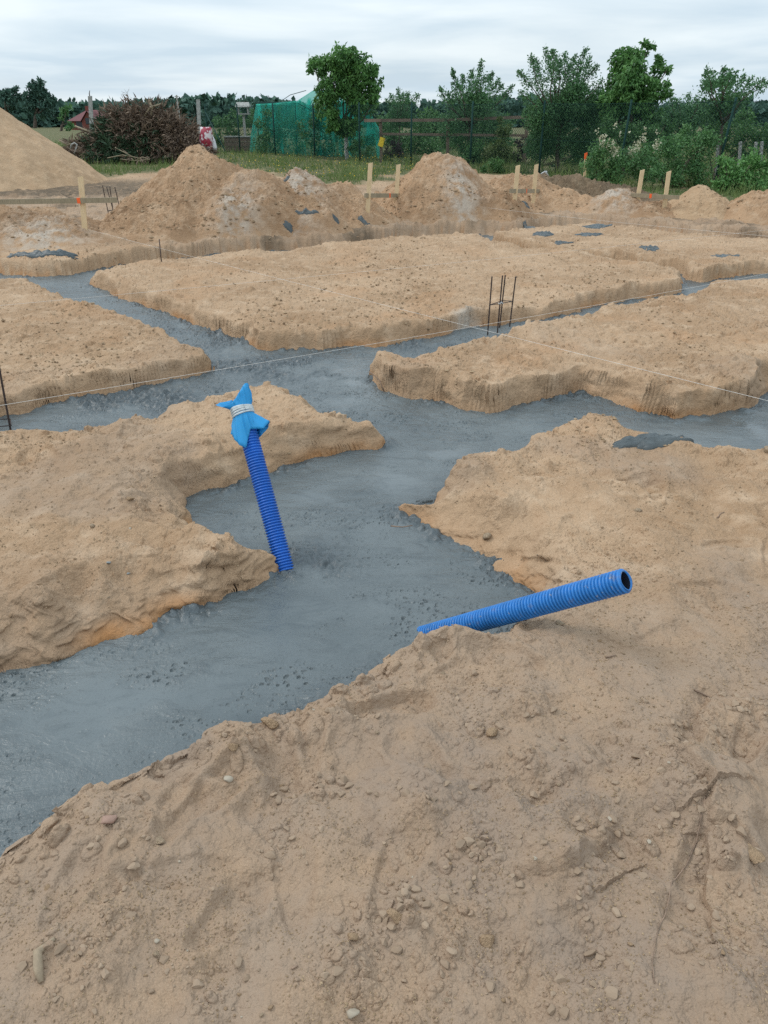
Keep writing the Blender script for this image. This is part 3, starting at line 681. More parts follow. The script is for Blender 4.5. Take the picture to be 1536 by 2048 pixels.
# the plastic tied over its mouth, in the pipe's own frame
def wrap_mesh():
    n = 72; rings = []
    inv = pipe1.rotation_quaternion.inverted()
    cdir = inv @ (Vector((0, 0, CAM_Z))-top); rdir = inv @ Vector((1, 0, 0))
    a_view = math.atan2(cdir.y, cdir.x); a_right = math.atan2(rdir.y, rdir.x)
    sgn = 1 if math.sin(a_right-a_view) > 0 else -1
    LO = [(-3.1416,.050,-.12),(-2.4,.052,-.165),(-1.95,.066,-.105),(-1.57,.082,-.098),(-1.1,.080,-.140),(-.75,.078,-.180),(-.45,.066,-.200),(-.1,.050,-.150),(.30,.052,-.112),(.7,.062,-.118),(.9,.098,-.130),(1.25,.118,-.090),(1.6,.102,-.11),(1.8,.060,-.140),(2.4,.050,-.15),(3.1416,.050,-.12)]
    UP = [(-3.1416,.030,.055),(-2.3,.052,.075),(-1.95,.100,.078),(-1.55,.116,.058),(-1.1,.100,.026),(-.9,.058,.036),(-.4,.048,.052),(.1,.050,.075),(.5,.054,.098),(.85,.062,.118),(1.1,.068,.120),(1.4,.066,.080),(1.8,.058,.035),(2.1,.040,.05),(3.1416,.030,.055)]
    def ctl(tab, tv): xs = [q[0] for q in tab]; return np.interp(tv, xs, [q[1] for q in tab]), np.interp(tv, xs, [q[2] for q in tab])
    vs = []; n = 120
    prof = [-1, -.86, -.72, -.58, -.44, -.30, -.16, -.06, 0, .06, .2, .4, .6, .8, 1]
    for q in prof:
        for k in range(n):
            t = 2*math.pi*k/n; tv = ((t-a_view)*sgn+math.pi) % (2*math.pi)-math.pi
            pl = .0030*math.sin(13*tv+q*2)+.0022*math.sin(23*tv+1)+.007*abs(q)*float(noise(np.array([tv*2.3+q*1.5]), np.array([q*2.6+tv]), 4)[0])+.004*abs(q)*float(noise(np.array([tv*6.+q*5]), np.array([q*6.-tv*2]), 6)[0])
            if q < 0: re, ze = ctl(LO, tv); a_ = abs(q); r = .0490+(re-.0490)*a_**1.25+pl*(1-a_*.4)*min(1, a_*4)+.006*math.sin(math.pi*a_); zz_ = -.022+(ze+.022)*a_
            else: re, ze = ctl(UP, tv); a_ = q; r = .0490+(re-.0490)*a_**.9+pl*(1-a_*.5)*min(1, a_*4); zz_ = .016+(ze-.016)*a_ if q > 0 else -.0
            vs.append((r*math.cos(t), r*math.sin(t), L1+zz_-.035))
    m_ = len(prof)
    fs = [(i*n+k, i*n+(k+1) % n, (i+1)*n+(k+1) % n, (i+1)*n+k) for i in range(m_-1) for k in range(n)]
    me = bpy.data.meshes.new('plastic_cover'); me.from_pydata(vs, [], fs); me.update()
    me.polygons.foreach_set('use_smooth', [True]*len(me.polygons)); attr(me, 'tint', np.full(len(me.polygons), .45), 'FACE'); return me
cover = obj('plastic_cover', wrap_mesh(), M['bag'], pipe1)
so_ = cover.modifiers.new('thick', 'SOLIDIFY'); so_.thickness = .0015
mb = MB()
for k, zz_ in enumerate((-.014, -.005, .004, .013, .020)):
    pts = [(.0525*math.cos(t), .0525*math.sin(t), L1+zz_-.042+.004*math.sin(t+k)) for t in np.linspace(0, 2*math.pi, 30)]
    mb.tube(pts, .0052, 6)
mb.build('twine', M['twine'], cover, True)
# open pipe lying out of the trench
pa = Vector((*G(868, 1266, .0), .0)); pb = P(1252, 1161, 2.22)
pipe2, L2 = corrugated(pa-(pb-pa).normalized()*.25, pb, .0435, M['pipe2'], 'corrugated_pipe', 'scuffed blue corrugated pipe with open end slanting out of the sand at the right')

# ------------------------------------------------------------------ mason's lines
def line(p0, p1, z, label, r=.0026):
    (x0, y0), (x1, y1) = G(*p0, z), G(*p1, z)
    a, b = Vector((x0, y0, z)), Vector((x1, y1, z)); d = b-a
    a -= d*.12; b += d*.06; n = 24
    pts = [a.lerp(b, i/n)-Vector((0, 0, .03*math.sin(math.pi*i/n))) for i in range(n+1)]
    o = MB().tube(pts, r, 5).build('mason_line', M['string'], smooth=True)
    tag(o, label, 'string', "builder's strings stretched over the trenches")
line((0,411), (1536,800), .40, 'white string from the left batter board down to the right edge, crossing two others', .0011)
line((0,609), (1536,459), .40, 'thin white string over the middle of the big central sand block', .0012)
line((0,808), (1536,546), .36, 'white string passing in front of the rebar column over the concrete junction', .0013)
x0, y0 = G(800, 425, .2)
a = P(790, 391, y0); b = Vector((*G(1600, 478, .35), .35))
tag(MB().tube([a.lerp(b, i/20)-Vector((0, 0, .05*math.sin(math.pi*i/20))) for i in range(21)], .0015, 5).build('mason_line', M['string'], smooth=True),
    'faint white string from the central batter board past the tall sand heap', 'string', "builder's strings stretched over the trenches")

# ------------------------------------------------------------------ rebar columns
def rebar_column(label, bars, frac, r=.0065, tie=None):
    b0 = Vector(bars[0][0]); root = empty('rebar_column', b0, label, 'rebar', 'rebar columns standing in the trenches')
    ring = []
    for p, q in bars:
        p, q = Vector(p)-b0, Vector(q)-b0; mb = MB(); n = 60
        mb.tube([p.lerp(q, i/n) for i in range(n+1)], [r*(1.0+.14*(i % 2)) for i in range(n+1)], 7)
        mb.build('bar', M['steel'], root, True)
        ring.append(p.lerp(q, frac))
    c = sum(ring, Vector())/len(ring); out = [c+(p-c)*(1+.012/max((p-c).length, .02)) for p in ring]
    mb = MB()
    for i in range(len(out)): mb.tube([out[i], out[(i+1) % len(out)]], r*.6, 6)
    mb.build('stirrup', M['steel'], root, True)
    if tie is not None:
        p = out[tie]; MB().tube([p+Vector((-.018,-.012,.004)), p+Vector((0,-.016,0)), p+Vector((.012,-.012,.018)), p+Vector((.03,-.01,-.002))], .006, 5).build('tie_wire', M['wire'], root, True)
    return root
def bar_px(b, t, z=0.0):
    x, y = G(*b, z); return ((x, y, z-.1), tuple(P(*t, y)))
rebar_column('four bar rebar column with one stirrup, in the concrete beside the central block',
    [bar_px((974.6,672), (984,553)), bar_px((994,668), (1005,551)), bar_px((1018,655), (1031.5,553)), bar_px((998,657), (1010.5,550))], .60, .0065, 1)
x, y = G(21, 866, 0); tp = P(-10, 690, y-.02)
d_ = tp-Vector((x, y, 0))
rebar_column('rebar column cut by the left edge of the picture, in the narrow concrete trench',
    [((x+ox, y+oy, -.1), tuple(Vector((x+ox, y+oy, 0))+d_)) for ox, oy in ((0, 0), (-.06, .12), (-.21, .10), (-.15, -.03))], .22, .0065)
x, y = G(225, 432, .2)
rebar_column('short rebar column poking up behind the end of the left batter board', [((x+ox, y+oy+.2, .2), tuple(P(px, py, y+oy+.2))) for ox, oy, px, py in ((-.14, 0, 205, 371), (-.07, .14, 213, 373), (.09, .1, 229.5, 374), (-.02, -.06, 219.5, 373))], .15, .008)
x, y, z = raycast(321, 528)
tag(MB().tube([(x, y+.05, z-.15), (x+.01, y+.05, z+.30)], .008, 6).build('rebar_stub', M['steel'], smooth=True), 'single thin steel bar standing in the rear trench near the left', 'rebar')

# ------------------------------------------------------------------ batter boards and stakes
def stake_mb(b, t, w=.085, th=.032, point=True):
    b, t = Vector(b), Vector(t); mb = MB(); d = (t-b).normalized(); s = Vector((1, 0, 0)); s = (s-d*s.dot(d)).normalized(); u = d.cross(s)
    vs = []
    for p, k in ((b, 1), (t, 1)):
        for i, j in ((-1,-1),(1,-1),(1,1),(-1,1)): vs.append(p+s*i*w/2+u*j*th/2 + (d*.012*i if p is t else Vector()))
    return mb.add(vs, [(3,2,1,0),(4,5,6,7),(0,1,5,4),(1,2,6,5),(2,3,7,6),(3,0,4,7)])
def batter(label, stakes, board, mark, mat='oldwood', w=.08):
    """stakes: (base px, top px); board: two px; mark: px position along the board"""
    hits = [raycast(max(bx, 3), by, 5.) if bx > 0 else (G(bx, by, .25)[0], None, .25) for (bx, by), _ in stakes]
    Ys = [q[1] if q[1] else hits[0][1] for q in hits]; x0 = hits[0][0]; root = empty('batter_board', (x0, Ys[0], .2), label, 'batter board', 'batter boards around the trenches')
    o0 = Vector((x0, Ys[0], .2))
    for ((bx, by), (tx, ty)), Y in zip(stakes, Ys):
        bb = P(bx, by, Y); bb.z -= .15
        stake_mb(bb-o0, P(tx, ty, Y)-o0, w).build('stake', M['pine'], root)
    (ax, ay), (cx, cy) = board
    if len(Ys) > 1:
        k = (Ys[1]-Ys[0])/(stakes[1][0][0]-stakes[0][0][0]); YA = Ys[0]+k*(ax-stakes[0][0][0])-.04; YB = Ys[0]+k*(cx-stakes[0][0][0])-.04
    else: YA = Ys[0]-.04; YB = Ys[0]-.04
    A, B = P(ax, ay, YA)-o0, P(cx, cy, YB)-o0
    bo = MB().bar(A, B, .075, .03).build('crossboard', M[mat], root)
    t = (mark-ax)/(cx-ax); c = A.lerp(B, t); d = (B-A).normalized()
    MB().bar(c-d*.025, c+d*.025, .079, .036).build('paint_mark', M['orange'], bo)
    return root
batter('long grey batter board on an upright stake at the left edge of the site', [((168,456), (161,353)), ((-230,462), (-236,356))], ((-260,408), (234,400)), 158)
batter('batter board with two stakes in front of the tall central sand heap', [((734,424), (741,326)), ((791,402), (797,329))], ((730,391), (812,391)), 776)
batter('small low batter board with two stakes before the wide low sand heap', [((1029,398), (1036,331)), ((1066,406), (1073,329))], ((1020,382), (1078,382)), 1050)
batter('batter board on two stakes leaning right, between the two rightmost small heaps', [((1275,398), (1285,340)), ((1329,415), (1338,343))], ((1262,390), (1358,395)), 1303)
x, y = G(1169, 362, .35); root = empty('survey_stake', (x, y, .3), 'thin wooden survey stake with a bright orange tip by the fence', 'stake')
t_ = P(1172, 306, y)-Vector((x, y, .3)); c_ = t_*.80
stake_mb((0, 0, -.3), c_, .07, .04).build('shaft', M['pine'], root); stake_mb(c_, t_, .075, .045).build('painted_tip', M['orange'], root)

# ------------------------------------------------------------------ concrete splashes
def spill(px, py, rx, ry, th, label, rot=0, mat='spill', cat='concrete splash', group='splashes of spilled concrete', seed=0, name='concrete_splash', xyz=None):
    x0, y0, z0 = xyz or raycast(px, py)
    nr, na = 16, 56; r = np.linspace(0, 1, nr)[:, None]; a = np.linspace(0, 2*math.pi, na, endpoint=False)[None, :]
    e = 1+.34*noise(np.cos(a)*1.3+seed*3.1, np.sin(a)*1.3+seed, 5)+.22*noise(np.cos(a)*4+seed, np.sin(a)*4+seed*2, 6)+.10*noise(np.cos(a)*9+seed, np.sin(a)*9, 8)
    u = r*e*np.cos(a)*rx; v_ = r*e*np.sin(a)*ry
    X = x0+u*math.cos(rot)-v_*math.sin(rot); Y = y0+u*math.sin(rot)+v_*math.cos(rot)
    h, _, _ = field(X, Y)
    for s in PILES: h = np.maximum(h, s['zg']+pile_h(s, X.astype(F32), Y.astype(F32)))
    h = np.maximum(h, 0)
    Z = h + th*(1-np.broadcast_to(r, X.shape)**6)*(.75+.9*noise(X*9, Y*9, 3)+.5*clods(X, Y, .06, .6, 3)/.03) + .002
    Z[-1] = h[-1]-.03
    V = np.stack([X-x0, Y-y0, Z-z0], -1).reshape(-1, 3)
    ii = np.arange(nr-1)[:, None]*na; j = np.arange(na)[None, :]; jn = (j+1) % na
    me = np_mesh(name, V, np.stack([ii+j, ii+jn, ii+na+jn, ii+na+j], -1).reshape(-1, 4))
    return tag(obj(name, me, M[mat], loc=(x0, y0, z0)), label, cat, group)
SPLASHES = [
 (86,511,.50,.16,.05, 'long dark concrete splash on the trench rim at the far left'),
 (1302,880,.22,.07,.025, 'rough dark concrete splash on the near rim of the right hand trench'),
 (852,1006,.05,.035,.02, 'small dark concrete dab with roots on the sand point beside the trench'),
 (728,447,.12,.04,.02, 'dark concrete splash on the rear rim below the central batter board'),
 (1195,454,.26,.2,.02, 'broad dark concrete splash on the far right sand block, rear one'),
 (1086,468,.19,.22,.03, 'dark concrete lump on the left part of the far right block'),
 (1060,456,.12,.2,.02, 'little dark concrete splash nearest the rear corner of the far right block'),
 (1128,487,.17,.14,.02, 'dark concrete splash on the front rim of the far right block'),
 (1177,470,.24,.2,.01, 'faint thin concrete splash in front of the broad one on the far right block'),
 (1048,427,.08,.04,.03, 'dark concrete lump behind the rear trench, the farther of a pair'),
 (1050,436,.08,.04,.03, 'dark concrete lump on the rim of the rear trench, the nearer of a pair'),
 (577,458,0.088,0.042,.03, 'dark concrete splash at the bottom of the whitish heap, leftmost there'),
 (612,428,0.187,0.042,.03, 'streak of dark concrete down the middle of the whitish heap'),
 (572,362,0.088,0.048,.04, 'dark concrete patch near the top of the whitish heap'),
 (672,441,0.061,0.036,.03, 'dark concrete splash at the right foot of the whitish heap'),
 (1300,497,.14,.2,.01, 'grey concrete smear right of centre on the far right block'),
 (1450,512,.2,.12,.006, 'thin grey concrete film near the front rim of the far right block'),
]
for k, (px, py, rx, ry, th, lb) in enumerate(SPLASHES): spill(px, py, rx, ry, th, lb, seed=k, xyz=(*G(px, py-4, .22), .22) if 'of a pair' in lb else None)

# ------------------------------------------------------------------ stones, lumps, twigs
def rock_mesh(name, s, flat=.7, sub=3, amp=.42):
    import bmesh
    bm = bmesh.new(); bmesh.ops.create_icosphere(bm, subdivisions=sub, radius=1)
    co = np.array([v.co for v in bm.verts], F32)
    n_ = 1+amp*noise(co[:, 0]*1.2+s*7, co[:, 1]*1.2+co[:, 2]*1.7+s, s)+amp*.4*noise(co[:, 0]*3.1+s, co[:, 2]*3+co[:, 1], s+3)
    for v, q, c in zip(bm.verts, n_, co): v.co = Vector((c[0]*q, c[1]*q*.8, c[2]*q*flat))
    me = bpy.data.meshes.new(name); bm.to_mesh(me); bm.free()
    me.polygons.foreach_set('use_smooth', [True]*len(me.polygons)); return me
ROCKS = [rock_mesh('pebble', s, .62, 2) for s in range(8)]
def chunk(s, sub=2, np_=9):
    import bmesh
    bm = bmesh.new(); bmesh.ops.create_icosphere(bm, subdivisions=sub, radius=1)
    co = np.array([v.co[:] for v in bm.verts]); fc = np.array([[v.index for v in f.verts] for f in bm.faces], np.int32); bm.free()
    r = np.random.default_rng(100+s)
    for k in range(np_):
        n_ = r.normal(size=3); n_ /= np.linalg.norm(n_); d = r.uniform(.42, .8); q = co@n_-d; co = co-np.outer(np.maximum(q, 0), n_)
    co = co*(1+.10*noise(co[:, 0]*2.3+s*5, co[:, 1]*2.3+co[:, 2]*3, s)[:, None]); co[:, 2] *= .75
    return co.astype(F32), fc
CHUNKS = [chunk(s) for s in range(10)]
ROCKS = [np_mesh('pebble', *chunk(s+20, 3, 6), True) for s in range(8)]
def lumps():
    r = np.random.default_rng(77); Vs = []; Fs = []; n0 = 0; pl = []
    for (a, b, rad, k_) in CLUSTERS:
        cx, cy = G(a, b); n = int(30*k_*(rad/.1)**1.2); x = cx+r.normal(0, rad*.62, n); y = cy+r.normal(0, rad*.5, n); pl += [(u, v_, .0035+.0145*r.random()**2.6) for u, v_ in zip(x, y)]
    for k in range(420):
        a, b = r.uniform(-100, 1650), r.uniform(1050, 2150); x, y = G(a, b)
        if fbm(np.array([x*3]), np.array([y*3]), 55, 2)[0] > r.uniform(-.1, .6): pl.append((x, y, .003+.008*r.random()**3))
    pl = np.array(pl, F32); z, d, _ = field(pl[:, 0], pl[:, 1])
    for (x, y, s), zz_, dd_ in zip(pl, z, d):
        if dd_ < .03: continue
        co, fc = CHUNKS[int(r.integers(10))]; a, t = r.uniform(0, 6.28), r.normal(0, .35); R_ = np.array(Matrix.Rotation(a, 3, 'Z') @ Matrix.Rotation(t, 3, 'X'), F32)
        Vs.append((co*np.array([1.15, .85, .8], F32))@R_.T*s+np.array([x, y, zz_+s*.18], F32)); Fs.append(fc+n0); n0 += len(co)
    me = np_mesh('broken_lumps', np.concatenate(Vs), np.concatenate(Fs), False); attr(me, 'tint', np.repeat(r.random(len(Fs))*.6+.2, len(CHUNKS[0][1])), 'FACE')
    tag(obj('broken_lumps', me, M['lump']), 'broken lumps of packed sand lying in clusters in the near sand', kind='stuff')
def stone(px, py, size, mat, label, cat='stone', group=None, seed=0, name='stone', stretch=1, rz=None, sink=.25):
    x, y = G(px, py, .2); z = gz(x, y)
    me = ROCKS[seed % 8].copy(); me.materials.clear(); o = obj(name, me, M[mat], loc=(x, y, z+size*(.5-sink)*.6))
    o.scale = (size/2*stretch, size/2, size/2); o.rotation_euler = (.2, .1, rz if rz is not None else seed*1.3)
    return tag(o, label, cat, group)
stone(161,1269,.034,'stone_pale','pale round stone near the trench rim at the left', seed=1)
stone(980,1023,.058,'stone','large brown stone on the crest of the right trench bank', seed=2)
stone(222,1668,.040,'stone_pink','flat pinkish stone in the lower left sand near the trench', seed=3, stretch=1.3)
stone(706,2015,.030,'stone_pale','pale angular stone at the bottom edge of the picture', seed=4)
stone(455,1566,.024,'stone_pale','small whitish stone in the near sand below the wide concrete', seed=5, stretch=1.5)
stone(322,1692,.028,'stone','grey-brown stone half sunk in the lower left sand', seed=6)
stone(540,1455,.050,'clod','big sand lump on the near rim, right of the orange patch', cat='sand lump', seed=7, stretch=1.3)
stone(470,1522,.030,'clod','sand lump a little below the near trench rim', cat='sand lump', seed=1)
stone(466,1152,.020,'stone_grey','flat pale grey chip closest to the foot of the upright pipe', seed=2, stretch=1.3)
stone(216,1123,.021,'stone_grey','flat grey chip, left of a pair on the left sand block', seed=3, stretch=1.2)
stone(253,1122,.017,'stone_grey','flat grey chip, right of a pair on the left sand block', seed=4)
stone(1531,918,.07,'stone','rounded brown stone at the right edge below the trench', seed=5)
stone(1119,1258,.035,'stone','dark stone on the sand just under the open pipe', seed=6)
stone(1275,1028,.032,'stone','lone small brown stone on the smooth sand right of the bank', seed=0, stretch=1.4)
stone(1185,1160,.034,'clod','sand lump under the mouth of the open pipe', cat='sand lump', seed=3)
stone(262,1002,.045,'clod','brown sand lump on the left block left of the concrete bay', cat='sand lump', seed=4)
stone(184,1056,.030,'stone','dark pebble on the ridge of the left block', seed=5)
stone(1500,1738,.05,'clod','wide flat sand lump at the lower right', cat='sand lump', seed=6, stretch=1.3)
stone(790,1850,.045,'clod','angular sand lump standing up in the near sand', cat='sand lump', seed=7)
stone(975,1880,.035,'clod','smooth sand lump right of the angular one near the bottom', cat='sand lump', seed=1, stretch=1.3)
stone(985,1483,.045,'clod','sand lump above the broken ridge in the near sand', cat='sand lump', seed=2)
stone(705,1880,.03,'clod','crumbled sand lump beside the lower ridge near the bottom', cat='sand lump', seed=3)
# curved pale stone lying at the lower left
x, y = G(96, 1950, .2); z = gz(x, y)
pts = [(x+.035*math.sin(a*1.1)-.01, y+.045*math.cos(a)-.0, z+.003) for a in np.linspace(-.4, 2.3, 9)]
x1, y1 = G(118, 1905, .2); x2, y2 = G(85, 1935, .2); x3, y3 = G(88, 1982, .2)
tag(MB().tube([(x1, y1, gz(x1, y1)+.004), ((x1+x2)/2-.006, (y1+y2)/2+.006, z+.006), (x2, y2, gz(x2, y2)+.008), ((x2+x3)/2-.003, (y2+y3)/2, z+.007), (x3, y3, gz(x3, y3)+.003)], [.004, .008, .010, .011, .006], 10).build('curved_stone', M['stone_tan'], smooth=True),
    'pale curved bean-shaped stone in the lower left corner', 'stone')
# twigs and roots
def twig(pxs, r, label, cat='twig', name='twig', dz=.003):
    pts = []
    for a in pxs:
        x, y = G(a[0], a[1], .2); pts.append((x, y, max(gz(x, y), 0)+dz+(a[2] if len(a) > 2 else 0)))
    tag(MB().tube(pts, [r*(1-.5*i/len(pts)) for i in range(len(pts))], 6).build(name, M['root'], smooth=True), label, cat)
twig([(1398,1640), (1395,1660), (1391,1690), (1382,1712), (1372,1735), (1352,1762), (1338,1785), (1334,1815), (1325,1850), (1315,1870), (1306,1900), (1300,1945), (1303,1990)], .0022, 'long brown root winding down the near sand at the lower right', 'root', 'root')
twig([(1445,1627), (1462,1634), (1490,1640)], .002, 'short dark root in a crack of the pale slab at right', 'root', 'root', 0)
twig([(1437,1025), (1443,1020), (1450,1018)], .003, 'little hooked twig on the smooth sand at the right')
twig([(1210,1322), (1230,1318)], .003, 'short dark stick below the open pipe')
twig([(782,993), (805,995), (826,992)], .0035, 'thin root sticking out over the concrete from the sand point', 'root', 'root', .03)
twig([(738,720, .10), (748,722, .08), (760,730, .03), (768,736, 0)], .006, 'root sticking up from the left tip of the right middle block', 'root', 'root')
twig([(583,1942), (596,1936)], .003, 'tiny black twig in the near sand at the bottom middle', dz=.002)
twig([(1386,1392), (1420,1398), (1445,1392)], .003, 'dark twig on the sand at the right, beyond the near ridge')
# countable pebbles
rg = random.Random(21)
shared = []
for s in range(8):
    for mt in ('stone', 'clod', 'stone_pale'):
        me = ROCKS[s].copy(); me.name = 'pebble'; me.materials.append(M[mt]); shared.append(me)
cand = []
while len(cand) < 300:
    py = 2040-1000*rg.random()**.8; px = rg.uniform(5, 1530)
    if fbm(np.array([px/260.]), np.array([py/200.]), 4, 2)[0] < rg.uniform(-.6, .35): continue
    cand.append((px, py))
xy = np.array([G(a, b, .2) for a, b in cand], F32); zs, dd, _ = field(xy[:, 0], xy[:, 1])
for (x, y), z, d in zip(xy, zs, dd):
    if d < .04: continue
    k = rg.random(); me = shared[rg.randrange(8)*3+(0 if k < .35 else 1 if k < .9 else 2)]
    o = bpy.data.objects.new('pebble', me); link(o); s = .005+.010*rg.random()**3+.003*(y > 2.4)
    o.location = (x, y, z+s*.12); o.scale = (s*rg.uniform(.5, .8), s*.55, s*.5); o.rotation_euler = (rg.uniform(-.4, .4), rg.uniform(-.4, .4), rg.uniform(0, 6))
    tag(o, 'small rounded pebble lying loose on the near sand', 'pebble', 'pebbles strewn on the near sand')
# grit: crumbs nobody could count
def scatter(n, lo, hi, name, mat, label, s0, s1, ymin, ymax, mask=.0, seed=0, pw=1.0):
    r = np.random.default_rng(seed); px = r.uniform(-200, 1750, n); py = ymin+(ymax-ymin)*r.random(n)**pw
    k = fbm(px/230., py/160., 30+seed, 3) > r.uniform(mask-.45, mask+.35, n); px, py = px[k], py[k]
    v = (1024-py)/FPX; x_ = (px-768)/FPX; dz = v*CP-SP; t = (.2-CAM_Z)/dz; X = x_*t; Y = (CP+v*SP)*t
    Z, D_, _ = field(X, Y); ok = (D_ > .02) & (Z > .03); X, Y, Z = X[ok], Y[ok], Z[ok]; n = len(X)
    base = np.array([(1,0,0),(-1,0,0),(0,1,0),(0,-1,0),(0,0,1),(0,0,-1)], F32)
    tri = np.array([(0,2,4),(2,1,4),(1,3,4),(3,0,4),(2,0,5),(1,2,5),(3,1,5),(0,3,5)], np.int32)
    s = (s0+(s1-s0)*r.random(n)**2.5)*np.clip(Y/2.5, .6, 3.2)**.8
    jit = r.uniform(.6, 1.3, (n, 6, 1)); an = r.uniform(0, 6.28, n); c, q = np.cos(an), np.sin(an)
    b = base[None]*jit*np.array([1, .7, .6]); bx = b[..., 0]*c[:, None]-b[..., 1]*q[:, None]; by = b[..., 0]*q[:, None]+b[..., 1]*c[:, None]
    Vv = np.stack([X[:, None]+bx*s[:, None], Y[:, None]+by*s[:, None], Z[:, None]+(b[..., 2]+.35)*s[:, None]], -1).reshape(-1, 3)
    Ff = (tri[None]+np.arange(n)[:, None, None]*6).reshape(-1, 3)
    me = np_mesh(name, Vv, Ff, False); attr(me, 'tint', np.repeat(r.random(n), 8), 'FACE')
    return tag(obj(name, me, M[mat]), label, kind='stuff')
M['grit'] = leafmat('sand_crumbs', (.20,.135,.08), (.40,.29,.18), 0, .95)
scatter(70000, 0, 0, 'sand_crumbs', 'grit', 'loose crumbs of sand strewn over the blocks', .0016, .0062, 480, 2300, .1, 3, .8)

scatter(10000, 0, 0, 'sand_lumps', 'grit', 'small lumps of sand scattered over the blocks between the trenches', 0.0042, .0105, 445, 900, .3, 13, 1.0)
def pile_crumbs(n, seed):
    r = np.random.default_rng(seed); P3 = []; S3 = []
    for s in PILES[1:]:
        cx = np.mean([c[0] for c in s['cones']]); cy = np.mean([c[1] for c in s['cones']]); k = int(n*s['cones'][0][2])
        X = (cx+r.uniform(-2.6, 2.6, k)).astype(F32); Y = (cy-r.uniform(-.6, 2.6, k)).astype(F32); h = pile_h(s, X, Y)
        ok = (h > .03) & (fbm(X*1.3, Y*1.3, 9, 2) > r.uniform(-.5, .35, k)); X, Y, h = X[ok], Y[ok], h[ok]
        P3.append(np.stack([X, Y, s['zg']+h], -1)); S3.append(.010+.034*r.random(len(X))**2.6)
    P3 = np.concatenate(P3); S = np.concatenate(S3)[:, None]; n = len(P3)
    base = np.array([(1,0,0),(-1,0,0),(0,1,0),(0,-1,0),(0,0,1),(0,0,-1)], F32)
    tri = np.array([(0,2,4),(2,1,4),(1,3,4),(3,0,4),(2,0,5),(1,2,5),(3,1,5),(0,3,5)], np.int32)
    b = base[None]*r.uniform(.5, 1.3, (n, 6, 1))*np.array([1.1, .7, .6]); V = (P3[:, None]+b*S[:, :, None]+np.array([0, 0, .1])*S[:, :, None]).reshape(-1, 3)
    me = np_mesh('heap_crumbs', V, (tri[None]+np.arange(n)[:, None, None]*6).reshape(-1, 3), False); attr(me, 'tint', np.repeat(r.random(n)*.5, 8), 'FACE')  # heap crumbs take only the darker half of the crumb tint
    tag(obj('heap_crumbs', me, M['grit']), 'darker crumbs rolled down the sand heaps', kind='stuff')
pile_crumbs(1900, 4)

lumps()
# ------------------------------------------------------------------ foliage
def unit(v): return v/np.maximum(np.linalg.norm(v, axis=-1, keepdims=True), 1e-6)
def leaves(pts, size, aspect=.5, droop=.0, r=None, out=None, curl=.25):
    """diamond leaves at pts; returns verts, quads"""
    n = len(pts); r = r or RNG
    d = r.normal(size=(n, 3)); d[:, 2] -= droop
    if out is not None: d += out
    d = unit(d); s = unit(np.cross(d, r.normal(size=(n, 3)))); nn = np.cross(d, s)
    L = (size*r.uniform(.6, 1.3, n))[:, None]; W = L*aspect/2
    a = pts; b = pts+d*L*.5+s*W+nn*L*curl*.3; c = pts+d*L-nn*L*curl*.2; e = pts+d*L*.5-s*W+nn*L*curl*.3
    V = np.stack([a, b, c, e], 1).reshape(-1, 3); Fq = np.arange(n*4).reshape(-1, 4)
    return V, Fq
def foliage(name, pts, size, mat, parent, o0, aspect=.5, droop=0, tint=None, out=None):
    V, Fq = leaves(np.asarray(pts, F32), size, aspect, droop, out=out)
    me = np_mesh(name, V-np.array(o0, F32), Fq, False); n = len(Fq)
    attr(me, 'tint', np.clip(RNG.beta(2, 2.2, n) if tint is None else tint+RNG.normal(0, .16, n), 0, 1), 'FACE')
    return obj(name, me, M[mat], parent)
def ball(c, r, n, shell=.45, sq=(1, 1, 1)):
    d = unit(RNG.normal(size=(n, 3))); rr = RNG.random(n)**shell
    return np.array(c)+d*rr[:, None]*r*np.array(sq)
def limb(mb, a, b, r0, r1, n=7, bend=.08):
    a, b = Vector(a), Vector(b); L = (b-a).length; pts = []
    o = Vector((random.uniform(-1, 1), random.uniform(-1, 1), random.uniform(-.3, .3)))*L*bend
    for i in range(n): t = i/(n-1); pts.append(a.lerp(b, t)+o*math.sin(math.pi*t)+Vector((random.uniform(-1,1), random.uniform(-1,1), 0))*L*.012)
    mb.tube(pts, [r0+(r1-r0)*i/(n-1) for i in range(n)], 7)
def gzf(Y): return .2+float(rise(np.array([Y]))[0])
